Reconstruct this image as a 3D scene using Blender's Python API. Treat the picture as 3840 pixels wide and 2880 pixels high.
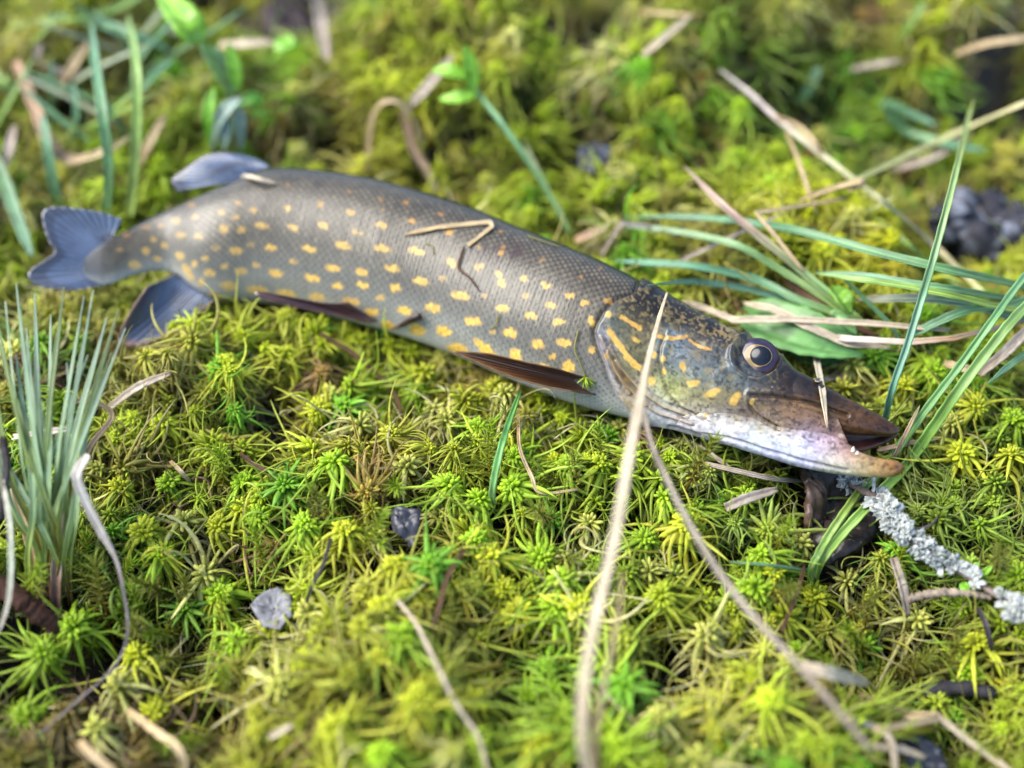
import bpy, bmesh, math, random
import numpy as np
from mathutils import Vector, Matrix
from mathutils.bvhtree import BVHTree

# ------------------------------------------------------------------ camera, sky, sun, exposure
for o in list(bpy.data.objects):
    bpy.data.objects.remove(o)
SC = bpy.context.scene
COL = SC.collection
PITCH, DIST, HFOV = math.radians(47), 0.52, math.radians(44)
CAM = np.array([0.0, -DIST * math.cos(PITCH), DIST * math.sin(PITCH)])
FWD = np.array([0.0, math.cos(PITCH), -math.sin(PITCH)])
RGT = np.array([1.0, 0.0, 0.0])
UPV = np.array([0.0, math.sin(PITCH), math.cos(PITCH)])
FPX = 1920 / math.tan(HFOV / 2)
cd = bpy.data.cameras.new('camera')
cam = bpy.data.objects.new('camera', cd); COL.objects.link(cam)
cam.location = CAM
cam.rotation_euler = (math.pi / 2 - PITCH, 0, 0)
cd.angle = HFOV; cd.clip_start = 0.01; cd.clip_end = 200
cd.dof.use_dof = True; cd.dof.focus_distance = 0.480; cd.dof.aperture_fstop = 2.7
SC.camera = cam
w = bpy.data.worlds.new('World'); SC.world = w; w.use_nodes = True
SUN_EL, SUN_AZ = math.radians(48), math.radians(-82)      # high, from the left
nt = w.node_tree
sky = nt.nodes.new('ShaderNodeTexSky'); sky.sky_type = 'NISHITA'; sky.sun_disc = False
sky.sun_elevation = SUN_EL; sky.sun_rotation = SUN_AZ
nt.links.new(sky.outputs[0], nt.nodes['Background'].inputs[0])
nt.nodes['Background'].inputs[1].default_value = 0.125
sl = bpy.data.lights.new('sun', 'SUN'); sl.energy = 2.3; sl.angle = math.radians(45); sl.color = (1.0, 0.95, 0.86)
sun = bpy.data.objects.new('sun', sl); COL.objects.link(sun)
sd = Vector((math.sin(SUN_AZ) * math.cos(SUN_EL), math.cos(SUN_AZ) * math.cos(SUN_EL), math.sin(SUN_EL)))
sun.rotation_euler = sd.to_track_quat('Z', 'Y').to_euler()
sun.location = sd * 3
vs = SC.view_settings
vs.view_transform = 'Standard'; vs.look = 'None'; vs.gamma = 1.0; vs.use_curve_mapping = False; vs.exposure = 1.70
SC.cycles.use_denoising = True; SC.cycles.use_adaptive_sampling = True; SC.cycles.adaptive_threshold = 0.02
SC.cycles.max_bounces = 4; SC.cycles.diffuse_bounces = 2; SC.cycles.glossy_bounces = 2
SC.cycles.transmission_bounces = 2; SC.cycles.sample_clamp_indirect = 6

rng = np.random.default_rng(7)
random.seed(7)

# ------------------------------------------------------------------ helpers
def lin(r, g, b):
    f = lambda c: (c / 255 / 12.92) if c <= 10 else ((c / 255 + 0.055) / 1.055) ** 2.4
    return np.array([f(r), f(g), f(b)])

def ray(px, py):
    d = FWD + RGT * ((px - 1920) / FPX) - UPV * ((py - 1440) / FPX)
    return d / np.linalg.norm(d)

def on_z(px, py, z):
    d = ray(px, py)
    return CAM + d * ((z - CAM[2]) / d[2])

def to_px(P):
    v = np.asarray(P) - CAM
    dep = v @ FWD
    return 1920 + FPX * (v @ RGT) / dep, 1440 - FPX * (v @ UPV) / dep

def vnoise(x, y, seed=0):
    x = np.asarray(x, float); y = np.asarray(y, float)
    xi = np.floor(x).astype(np.int64); yi = np.floor(y).astype(np.int64)
    fx = x - xi; fy = y - yi
    fx = fx * fx * (3 - 2 * fx); fy = fy * fy * (3 - 2 * fy)
    def h(a, b):
        n = (a * 374761393 + b * 668265263 + seed * 974634777) & 0xffffffff
        n = ((n ^ (n >> 13)) * 1274126177) & 0xffffffff
        return ((n ^ (n >> 16)) & 0xffff) / 65535.0
    return (h(xi, yi) * (1 - fx) + h(xi + 1, yi) * fx) * (1 - fy) + (h(xi, yi + 1) * (1 - fx) + h(xi + 1, yi + 1) * fx) * fy

def smooth(a, b, x):
    t = np.clip((x - a) / (b - a), 0, 1)
    return t * t * (3 - 2 * t)

BUMPS = [(3060, 880, .020, .045), (1900, 330, .026, .05), (2650, 120, .034, .06), (2480, 420, .016, .03), (1480, 200, .02, .05), (3500, 250, .02, .05), (3350, 520, -.022, .03), (3050, 330, -.02, .025), (2230, 560, -.034, .030), (3650, 830, -.022, .030), (1130, 120, -.028, .040),
         (140, 2480, -.012, .035), (3060, 1960, -.010, .026), (3600, 2560, -.012, .03), (2480, 2480, .012, .035),
         (1480, 2520, .012, .04), (1020, 2230, -.014, .018), (1530, 1990, -.012, .014), (3480, 2760, -.012, .02),
         (2050, 650, .006, .03), (3500, 1450, .004, .03), (2950, 1350, -.006, .03), (300, 1500, .004, .05),
         (1850, 2480, -.012, .022), (2050, 2050, -.008, .016), (820, 2330, -.010, .02), (2700, 2200, -.008, .018),
         (1300, 2180, -.009, .014), (3480, 2350, -.008, .02), (1750, 700, -.010, .02), (2650, 720, -.012, .02)]
BUMPS = [(*on_z(a, b, 0)[:2], c, d) for a, b, c, d in BUMPS]

def terrain(x, y):
    x = np.asarray(x, float); y = np.asarray(y, float)
    far = smooth(.02, .30, y)
    h = (vnoise(x * 17 + 3, y * 17 + 9, 1) - .5) * (.022 + .034 * far)
    h = h + (vnoise(x * 42 + 1, y * 42 + 5, 2) - .5) * (.016 + .012 * far)
    for bx, by, a, s in BUMPS:
        h = h + a * np.exp(-((x - bx) ** 2 + (y - by) ** 2) / (2 * s * s))
    return h + .05 * smooth(.10, .6, y)

def G(px, py, off=0.0):
    """where the ray through this pixel meets the moss surface raised by off (metres)"""
    d = ray(px, py)
    ts = np.linspace(.2, 1.6, 1400)
    P = CAM[None] + d[None] * ts[:, None]
    under = P[:, 2] < terrain(P[:, 0], P[:, 1]) + off
    k = int(np.argmax(under)) if under.any() else len(ts) - 1
    return P[k]

def pxm(P):
    return float((np.asarray(P) - CAM) @ FWD) / FPX      # metres per photo pixel at that point

def new_mesh(name, verts, faces, mat, parent=None, cols=None, smooth_shade=True):
    me = bpy.data.meshes.new(name)
    me.from_pydata(np.asarray(verts, float).tolist(), [], faces if isinstance(faces, list) else faces.tolist())
    if cols is not None:
        a = me.color_attributes.new('Col', 'FLOAT_COLOR', 'POINT')
        c = np.ones((len(verts), 4)); c[:, :3] = np.asarray(cols)[:, :3]
        a.data.foreach_set('color', c.ravel())
    if smooth_shade:
        me.polygons.foreach_set('use_smooth', [True] * len(me.polygons))
    me.materials.append(mat); me.update()
    o = bpy.data.objects.new(name, me); COL.objects.link(o)
    if parent is not None:
        o.parent = parent
        o.matrix_parent_inverse = Matrix.Translation(parent.location).inverted()
    return o

def tag(o, label, cat, group=None, kind=None):
    o['label'] = label; o['category'] = cat
    if group: o['group'] = group
    if kind: o['kind'] = kind
    return o

def empty(name, loc):
    e = bpy.data.objects.new(name, None); COL.objects.link(e); e.location = Vector(loc)
    e.empty_display_size = .01
    return e

def catmull(pts, n, sharp=False):
    P = np.asarray(pts, float)
    if len(P) == 2 or sharp:
        out = []
        for i in range(len(P) - 1):
            for t in np.linspace(0, 1, n, endpoint=False):
                out.append(P[i] * (1 - t) + P[i + 1] * t)
        out.append(P[-1]); return np.array(out)
    Q = np.vstack([2 * P[0] - P[1], P, 2 * P[-1] - P[-2]])
    out = []
    for i in range(1, len(Q) - 2):
        p0, p1, p2, p3 = Q[i - 1:i + 3]
        for t in np.linspace(0, 1, n, endpoint=False):
            out.append(.5 * (2 * p1 + (p2 - p0) * t + (2 * p0 - 5 * p1 + 4 * p2 - p3) * t * t + (3 * p1 - p0 - 3 * p2 + p3) * t ** 3))
    out.append(P[-1]); return np.array(out)

def norm(v):
    v = np.asarray(v, float)
    return v / np.maximum(np.linalg.norm(v, axis=-1, keepdims=True), 1e-12)

def sheet(grid, thick, cols=None):
    """closed thin solid from a (M,N,3) grid of points"""
    M, N, _ = grid.shape
    du = np.gradient(grid, axis=0); dv = np.gradient(grid, axis=1)
    nn = norm(np.cross(du, dv))
    th = np.broadcast_to(np.asarray(thick, float), (M, N))[..., None]
    V = np.concatenate([(grid + nn * th / 2).reshape(-1, 3), (grid - nn * th / 2).reshape(-1, 3)])
    idx = np.arange(M * N).reshape(M, N); B = M * N
    a, b, c, d = idx[:-1, :-1].ravel(), idx[1:, :-1].ravel(), idx[1:, 1:].ravel(), idx[:-1, 1:].ravel()
    F = [np.stack([a, b, c, d], 1), np.stack([d, c, b, a], 1) + B]
    for e, fl in ((idx[:, 0], 0), (idx[:, -1], 1), (idx[0, :], 1), (idx[-1, :], 0)):
        q = np.stack([e[:-1], e[1:], e[1:] + B, e[:-1] + B], 1)
        F.append(q[:, ::-1] if not fl else q)
    C = None if cols is None else np.concatenate([cols.reshape(-1, 3)] * 2)
    return V, np.concatenate(F), C

# ------------------------------------------------------------------ materials
def mat_new(name):
    m = bpy.data.materials.new(name); m.use_nodes = True
    n = m.node_tree; p = n.nodes['Principled BSDF']
    return m, n, p

def link(n, a, b): n.links.new(a, b)

def mat_attr(name, rough=.5, spec=.4, coat=0.0, coat_rough=.1, trans=0.0, noise=(300, .25), bump=(600, .15, .0004), src='GEOMETRY', sss=0.0):
    m, n, p = mat_new(name)
    at = n.nodes.new('ShaderNodeAttribute'); at.attribute_name = 'Col'
    tc = n.nodes.new('ShaderNodeTexCoord')
    nz = n.nodes.new('ShaderNodeTexNoise'); nz.inputs['Scale'].default_value = noise[0]; nz.inputs['Detail'].default_value = 3
    link(n, tc.outputs['Object'], nz.inputs['Vector'])
    mr = n.nodes.new('ShaderNodeMapRange'); mr.inputs[3].default_value = 1 - noise[1]; mr.inputs[4].default_value = 1 + noise[1]
    link(n, nz.outputs[0], mr.inputs[0])
    mx = n.nodes.new('ShaderNodeVectorMath'); mx.operation = 'SCALE'
    link(n, at.outputs['Color'], mx.inputs[0]); link(n, mr.outputs[0], mx.inputs['Scale'])
    link(n, mx.outputs[0], p.inputs['Base Color'])
    p.inputs['Roughness'].default_value = rough
    p.inputs['Specular IOR Level'].default_value = spec
    p.inputs['Coat Weight'].default_value = coat; p.inputs['Coat Roughness'].default_value = coat_rough
    if sss:
        p.inputs['Subsurface Weight'].default_value = sss; p.inputs['Subsurface Radius'].default_value = (.003, .0015, .001)
        p.inputs['Subsurface Scale'].default_value = 1.0
    if bump:
        nb = n.nodes.new('ShaderNodeTexNoise'); nb.inputs['Scale'].default_value = bump[0]; nb.inputs['Detail'].default_value = 4
        link(n, tc.outputs['Object'], nb.inputs['Vector'])
        bp = n.nodes.new('ShaderNodeBump'); bp.inputs['Strength'].default_value = bump[1]; bp.inputs['Distance'].default_value = bump[2]
        link(n, nb.outputs[0], bp.inputs['Height']); link(n, bp.outputs[0], p.inputs['Normal'])
        if coat: link(n, bp.outputs[0], p.inputs['Coat Normal'])
    if trans:
        tr = n.nodes.new('ShaderNodeBsdfTranslucent'); link(n, mx.outputs[0], tr.inputs[0])
        ms = n.nodes.new('ShaderNodeMixShader'); ms.inputs[0].default_value = trans
        link(n, p.outputs[0], ms.inputs[1]); link(n, tr.outputs[0], ms.inputs[2])
        link(n, ms.outputs[0], n.nodes['Material Output'].inputs[0])
    return m

def mat_moss(name):
    m, n, p = mat_new(name)
    at = n.nodes.new('ShaderNodeAttribute'); at.attribute_name = 'Col'
    ai = n.nodes.new('ShaderNodeAttribute'); ai.attribute_type = 'INSTANCER'; ai.attribute_name = 'mcol'
    mx = n.nodes.new('ShaderNodeVectorMath'); mx.operation = 'MULTIPLY'
    link(n, at.outputs['Color'], mx.inputs[0]); link(n, ai.outputs['Vector'], mx.inputs[1])
    tc = n.nodes.new('ShaderNodeTexCoord')
    nz = n.nodes.new('ShaderNodeTexNoise'); nz.inputs['Scale'].default_value = 900; nz.inputs['Detail'].default_value = 2
    link(n, tc.outputs['Object'], nz.inputs['Vector'])
    mr = n.nodes.new('ShaderNodeMapRange'); mr.inputs[3].default_value = .55; mr.inputs[4].default_value = 1.45
    link(n, nz.outputs[0], mr.inputs[0])
    m2 = n.nodes.new('ShaderNodeVectorMath'); m2.operation = 'SCALE'
    link(n, mx.outputs[0], m2.inputs[0]); link(n, mr.outputs[0], m2.inputs['Scale'])
    link(n, m2.outputs[0], p.inputs['Base Color'])
    p.inputs['Roughness'].default_value = .42; p.inputs['Specular IOR Level'].default_value = .35
    bp = n.nodes.new('ShaderNodeBump'); bp.inputs['Strength'].default_value = .5; bp.inputs['Distance'].default_value = .0004
    link(n, nz.outputs[0], bp.inputs['Height']); link(n, bp.outputs[0], p.inputs['Normal'])
    tr = n.nodes.new('ShaderNodeBsdfTranslucent'); link(n, m2.outputs[0], tr.inputs[0])
    ms = n.nodes.new('ShaderNodeMixShader'); ms.inputs[0].default_value = .38
    link(n, p.outputs[0], ms.inputs[1]); link(n, tr.outputs[0], ms.inputs[2])
    link(n, ms.outputs[0], n.nodes['Material Output'].inputs[0])
    return m

M_MOSS = mat_moss('moss')
M_FISH = mat_attr('fish_skin', rough=.46, spec=.25, coat=.45, coat_rough=.17, noise=(700, .22), bump=(1500, .25, .0003))
M_FIN = mat_attr('fin_membrane', rough=.32, spec=.5, coat=.6, coat_rough=.16, noise=(260, .3), bump=(500, .2, .0004), trans=.12)
M_EYE = mat_attr('eye', rough=.18, spec=.2, coat=.22, coat_rough=.03, noise=(900, .25), bump=None)
M_GREEN = mat_attr('green_blade', rough=.38, spec=.45, noise=(160, .22), bump=(900, .2, .0003), trans=.30)
M_STRAW = mat_attr('dry_straw', rough=.6, spec=.3, noise=(350, .35), bump=(900, .35, .0004), trans=.12)
M_WOOD = mat_attr('bark', rough=.75, spec=.25, noise=(260, .5), bump=(420, .6, .0012))
M_WET = mat_attr('wet_dark_leaf', rough=.42, spec=.4, coat=.15, coat_rough=.3, noise=(240, .55), bump=(300, .5, .0010))
M_LICH = mat_attr('lichen', rough=.85, spec=.15, noise=(700, .18), bump=(900, .3, .0004))

def mat_ground():
    m, n, p = mat_new('peat_soil')
    tc = n.nodes.new('ShaderNodeTexCoord')
    nz = n.nodes.new('ShaderNodeTexNoise'); nz.inputs['Scale'].default_value = 60; nz.inputs['Detail'].default_value = 8
    link(n, tc.outputs['Object'], nz.inputs['Vector'])
    cr = n.nodes.new('ShaderNodeValToRGB')
    cr.color_ramp.elements[0].position = .35; cr.color_ramp.elements[0].color = (.008, .006, .004, 1)
    cr.color_ramp.elements[1].position = .7; cr.color_ramp.elements[1].color = (.05, .034, .016, 1)
    link(n, nz.outputs[0], cr.inputs[0]); link(n, cr.outputs[0], p.inputs['Base Color'])
    p.inputs['Roughness'].default_value = .7
    bp = n.nodes.new('ShaderNodeBump'); bp.inputs['Strength'].default_value = .8; bp.inputs['Distance'].default_value = .004
    link(n, nz.outputs[0], bp.inputs['Height']); link(n, bp.outputs[0], p.inputs['Normal'])
    return m
M_GROUND = mat_ground()

# ------------------------------------------------------------------ ground
def make_ground():
    xs = np.concatenate([[-40, -10, -4, -2], np.linspace(-1.2, 1.2, 160), [2, 4, 10, 40]])
    ys = np.concatenate([[-40, -10, -4, -1.5], np.linspace(-.7, 1.5, 150), [2, 4, 10, 40]])
    X, Y = np.meshgrid(xs, ys, indexing='ij')
    Z = terrain(np.clip(X, -1.2, 1.2), np.clip(Y, -.7, 1.5)) - .026
    V = np.stack([X, Y, Z], -1).reshape(-1, 3)
    idx = np.arange(V.shape[0]).reshape(X.shape)
    F = np.stack([idx[:-1, :-1].ravel(), idx[1:, :-1].ravel(), idx[1:, 1:].ravel(), idx[:-1, 1:].ravel()], 1)
    o = new_mesh('ground', V, F, M_GROUND)
    tag(o, 'dark wet peat ground under the moss carpet', 'ground', kind='structure')
make_ground()

# ------------------------------------------------------------------ the fish
E_TILT = math.radians(53)
N_PL = np.array([0, -math.cos(E_TILT), math.sin(E_TILT)])     # flank normal
Z_C = .021

def on_plane(px, py, P0, n):
    d = ray(px, py)
    return CAM + d * (((P0 - CAM) @ n) / (d @ n))

def frames(st, zc=Z_C, nfine=240, k=.58, kfun=None):
    """fine stations: centre, half height vector, thickness vector, all in metres"""
    st = np.asarray(st, float)
    st = catmull(st, max(2, nfine // (len(st) - 1)))
    C, H = [], []
    for dx, dy, vx, vy in st:
        c = on_z((dx + vx) / 2, (dy + vy) / 2, zc)
        d = on_plane(dx, dy, c, N_PL); v = on_plane(vx, vy, c, N_PL)
        C.append((d + v) / 2); H.append((d - v) / 2)
    C = np.array(C); H = np.array(H)
    sg = max(2, len(C) // 70); kx = np.exp(-(np.arange(-3 * sg, 3 * sg + 1) / sg) ** 2 / 2); kx /= kx.sum()
    sm_ = lambda A_: np.stack([np.convolve(np.pad(A_[:, i], 3 * sg, mode='reflect', reflect_type='odd'), kx, 'valid') for i in range(3)], 1)
    C = sm_(C); H = sm_(H)
    T = norm(np.gradient(C, axis=0))
    Nn = norm(np.cross(H, T))
    Nn *= np.sign((Nn @ (CAM - np.array([0, 0, 0])))[:, None])
    return st, C, H, T, Nn

def z3(*p): return [(2100 + x * .6329, 950 + y * .6329) for x, y in p]
def z2(*p): return [(1000 + x * .5877, 550 + y * .5877) for x, y in p]
def z1(*p): return [(x * .5877, 500 + y * .5877) for x, y in p]

def dist_poly(px, py, poly):
    """distance to a polyline, and signed side (positive = right of the walking direction in picture space)"""
    best = np.full(px.shape, 1e9); side = np.zeros(px.shape); along = np.zeros(px.shape)
    for i in range(len(poly) - 1):
        ax, ay = poly[i]; bx, by = poly[i + 1]
        dx, dy = bx - ax, by - ay; L2 = dx * dx + dy * dy
        t = np.clip(((px - ax) * dx + (py - ay) * dy) / L2, 0, 1)
        qx, qy = ax + t * dx - px, ay + t * dy - py
        d = np.hypot(qx, qy); m = d < best
        best = np.where(m, d, best)
        side = np.where(m, dx * (py - ay) - dy * (px - ax), side)
        along = np.where(m, (i + t) / (len(poly) - 1), along)
    return best, side, along

BODY_ST = [(318, 972, 320, 1034), (355, 936, 358, 1058), (400, 905, 405, 1070), (470, 868, 470, 1041), (529, 835, 529, 1023), (600, 800, 600, 1012), (680, 768, 660, 1026),
 (760, 735, 720, 1078), (830, 708, 775, 1112), (900, 672, 845, 1130), (1000, 634, 940, 1132), (1120, 636, 1050, 1142),
 (1250, 648, 1150, 1164), (1400, 670, 1280, 1195), (1529, 705, 1400, 1226), (1646, 740, 1500, 1257), (1764, 776, 1600, 1290),
 (1882, 828, 1710, 1332), (1999, 875, 1820, 1380), (2117, 922, 1940, 1434), (2234, 970, 2060, 1482), (2353, 1028, 2190, 1527),
 (2470, 1090, 2330, 1560), (2568, 1136, 2450, 1590), (2670, 1192, 2560, 1622), (2760, 1238, 2670, 1655), (2860, 1282, 2780, 1684),
 (2925, 1330, 2870, 1710), (2986, 1396, 2960, 1728), (3050, 1440, 3040, 1735), (3105, 1500, 3108, 1725), (3140, 1560, 3150, 1708), (3160, 1615, 3185, 1688)]
UP_ST = [(2670, 1230, 2600, 1500), (2760, 1246, 2700, 1520), (2860, 1280, 2815, 1545), (2925, 1324, 2890, 1590), (2986, 1387, 2965, 1613), (3050, 1425, 3045, 1620),
 (3113, 1456, 3110, 1622), (3176, 1494, 3176, 1626), (3239, 1526, 3242, 1631), (3303, 1558, 3306, 1636), (3341, 1583, 3344, 1634), (3366, 1602, 3366, 1626), (3374, 1612, 3374, 1620)]
LO_ST = [(2560, 1560, 2540, 1590), (2660, 1550, 2630, 1628), (2740, 1550, 2710, 1660), (2830, 1570, 2800, 1692), (2920, 1600, 2890, 1718), (2986, 1612, 2970, 1745), (3060, 1622, 3050, 1762),
 (3120, 1634, 3113, 1774), (3160, 1650, 3160, 1780), (3201, 1677, 3201, 1784), (3239, 1703, 3240, 1788), (3303, 1719, 3303, 1790), (3350, 1727, 3345, 1788), (3378, 1738, 3375, 1775), (3392, 1750, 3390, 1764)]

SPOTS = []   # x, y, rx, ry, angle, strength in photo pixels
def spot2(x, y, rx, ry, a=12, s=1.0): SPOTS.append((1000 + x * .5877, 550 + y * .5877, rx * .5877, ry * .5877, a, s))
def spot1(x, y, rx, ry, a=8, s=.9): SPOTS.append((x * .5877, 500 + y * .5877, rx * .5877, ry * .5877, a, s))
def spot3(x, y, rx, ry, a=0, s=.9): SPOTS.append((2100 + x * .6329, 950 + y * .6329, rx * .6329, ry * .6329, a, s))
for q in [(60,805,48,30),(25,645,40,28),(130,390,32,20),(170,515,40,22),(360,500,32,26),(270,650,50,24),(490,630,52,26),(340,365,22,20,0,.7),
 (535,420,30,18),(570,545,52,18,15,.6),(735,500,42,20),(930,475,36,16,10,.9),(735,648,56,28),(960,665,62,24,15),(168,733,36,20,10,.6),(290,838,54,28),
 (420,775,50,26),(605,800,48,24),(800,775,56,26),(450,888,40,24),(612,882,46,26),(820,900,44,32),(980,858,58,28),(730,962,34,20,0,.7),(1180,742,42,30,40),
 (1350,765,40,22,0,.6),(880,1045,52,32),(1065,1028,56,34),(1235,948,62,30),(1120,835,28,18,0,.5),(1505,1030,48,30),(1500,870,30,34),(1480,815,26,22),
 (1640,845,36,20),(1780,882,42,22),(1165,545,34,22,0,.9),(1500,680,26,18,0,.8),(1315,1112,56,34),(1440,1180,30,20,0,.5),(1550,1185,50,32),(1685,1077,42,22),
 (1815,1013,38,24),(1930,948,36,22),(2030,998,34,24),(1865,1122,48,24,-15),(1130,1175,52,38),(960,1170,64,42),(770,1140,54,32),(675,1055,44,30),
 (1395,1290,105,32,42),(1590,1345,40,75,-20),(1760,1415,60,36),(1730,1258,46,36),(1900,1250,50,30),(1825,1340,26,20,0,.7),(1925,1405,42,52),
 (2070,1115,28,32),(2075,1295,30,30,0,.8),(1220,1290,75,42),(1650,950,32,16,0,.5),(1390,945,28,16,0,.5),(2180,985,30,22,0,.7),(120,935,75,32,8,.8),
 (320,960,60,30,8,.7),(540,985,65,26,12,.7),(130,250,20,14,0,.6),(530,290,18,12,0,.6),(730,335,22,14,0,.6),(740,400,16,14,0,.7),(885,355,22,14,0,.7),(1105,430,22,14,0,.7),
 (1350,640,26,14,0,.7),(1490,540,20,12,0,.6),(1760,720,20,14,0,.7),(2000,835,20,14,0,.7),(2130,780,18,10,0,.6),(1500,640,18,14,0,.6)]: spot2(*q)
for q in [(1270,655,32,26),(1375,730,30,22,0,.5),(1415,500,26,22),(1430,610,34,38,40),(1510,750,44,30),(1500,535,30,20,0,.7),(1545,615,34,26,0,.7),(1615,490,32,22),
 (1670,590,52,24),(1600,710,30,18,0,.4),(1520,445,28,16,0,.7),(1340,890,40,30),(1430,850,28,22,0,.7),(1535,880,44,26),(1310,797,28,24),(1630,840,34,22,0,.7),
 (1240,835,26,26),(1280,950,28,38),(1200,890,24,75,-25),(1370,1030,55,30),(1460,975,58,38),(1640,1000,80,32),(1120,560,30,26),(1240,535,26,22,0,.8),
 (1150,650,38,22,0,.8),(1050,715,32,26),(980,675,24,20),(930,750,28,28),(1150,780,30,32),(860,840,50,32),(1220,460,28,16),(1030,590,22,16),(930,600,28,16),(810,650,28,16),(760,740,22,16),(1000,800,30,20)]: spot1(*q)
for q in [(730,670,20,36),(790,770,44,24),(905,825,58,26,-25),(1040,860,26,56,35),(550,600,26,24),(610,630,14,22),(620,700,18,26),(545,755,26,30),
 (290,375,18,24),(185,400,24,32),(860,965,18,14),(450,515,30,16,20),(1140,880,16,20,0,.6),(280,610,16,30,-20),(400,745,24,14,20)]: spot3(*q)
BARS = [(z3((300,470),(350,540),(400,610),(470,680)), 12), (z3((365,385),(420,415),(475,445)), 9), (z3((555,485),(640,505),(745,495)), 9), (z3((770,520),(830,550),(890,570)), 6)]

OPERC = z3((450,240),(400,262),(330,290),(270,350),(225,430),(215,470),(235,550),(275,650),(300,740),(345,840),(400,910),(450,950))
PREOP = z3((620,500),(595,560),(590,640),(605,720),(640,830),(710,910),(860,985))
RIDGES = [z3((290,590),(330,680),(410,780),(520,880)), z3((300,560),(370,680),(470,790),(620,900),(760,960)), z3((330,640),(380,740),(470,850),(600,940),(780,1010)), z3((250,500),(300,600),(345,700),(420,820))]
MAXL = z3((1130,840),(1300,848),(1500,890),(1700,958))
MAXC = z3((1120,905),(1150,945),(1200,985),(1300,1042))
SUBORB = z3((1030,690),(1120,745),(1250,790))
GULAR = z3((650,1020),(800,1072),(1000,1095),(1200,1160),(1450,1235),(1700,1288))
LATERAL = z3((640,520),(760,540),(900,600),(1020,660))
HEADC = [(450,300,70,60,45),(560,260,46,40,34),(700,330,72,62,46),(900,420,68,60,46),(1020,500,34,32,38),(330,420,118,124,110),(400,600,136,132,92),(480,450,118,108,76),
 (560,620,128,118,82),(650,560,150,168,178),(700,650,142,152,158),(850,560,126,118,112),(950,620,132,140,140),(800,720,142,152,152),(650,780,190,196,120),(720,830,184,180,94),
 (850,880,160,150,94),(950,720,124,138,142),(1100,760,122,140,150),(1200,790,112,116,116),(1000,830,142,132,86),(1050,930,124,100,78),(1150,850,92,68,58),(1300,760,66,46,34),
 (1400,720,40,30,24),(1500,800,54,38,24),(1600,870,62,43,27),(1700,920,82,58,32),(1850,980,98,68,34),(1980,1030,92,62,28),(1250,920,134,100,66),(1400,980,166,132,90),
 (1550,1010,160,126,78),(1700,1030,132,98,54),(1250,1000,192,170,146),(1450,1085,186,172,196),(1550,1120,188,170,196),(1650,1150,190,160,168),(1720,1150,162,104,64),
 (1850,1230,136,88,42),(2000,1270,142,86,32),(1800,1270,216,202,156),(1600,1220,216,216,192),(1400,1150,206,220,214),(1200,1080,202,216,214),(1000,1020,192,196,190),(1900,1300,200,170,110),
 (900,1000,200,196,196),(750,950,196,190,196),(600,930,206,206,210),(500,860,190,185,175),(1250,1200,202,198,226),(1000,1120,202,198,216),(300,900,190,190,190),(250,800,172,166,166),
 (150,920,216,216,220),(230,560,190,186,200),(1030,600,100,106,116),(400,900,174,146,90),(1100,560,70,66,70),(1250,640,60,50,44),(1750,980,90,62,34),(1900,1060,70,46,26),(1450,1230,206,200,224),(1700,1310,216,210,196)]
HC_XY = np.array([(2100 + a[0] * .6329, 950 + a[1] * .6329) for a in HEADC]); HC_RGB = np.array([lin(*a[2:]) for a in HEADC])

def spot_mask(px, py):
    m = np.zeros(px.shape)
    for x, y, rx, ry, a, s in SPOTS:
        sel = (np.abs(px - x) < 110) & (np.abs(py - y) < 110)
        if not sel.any(): continue
        ca, sa = math.cos(math.radians(a)), math.sin(math.radians(a))
        dx, dy = px[sel] - x, py[sel] - y
        r = np.hypot((dx * ca + dy * sa) / (rx * .97), (-dx * sa + dy * ca) / (ry * .90))
        m[sel] = np.maximum(m[sel], s * (1 - smooth(.66, 1.18, r)) * (.62 + .38 * smooth(650, 1250, x)))
    return m

def head_amount(px, py):
    d, s, _ = dist_poly(px, py, [(2450, 900)] + OPERC + [(2420, 1700)])
    sgn = np.where(s < 0, 1, -1)
    return d * sgn            # signed distance, positive = head side

def head_rgb(px, py):
    d2 = (px[:, None] - HC_XY[None, :, 0]) ** 2 + (py[:, None] - HC_XY[None, :, 1]) ** 2
    wgt = np.exp(-d2 / (2 * 42.0 ** 2)) + 1e-9 / (1 + d2)
    return (wgt @ HC_RGB) / wgt.sum(1, keepdims=True)

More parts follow.
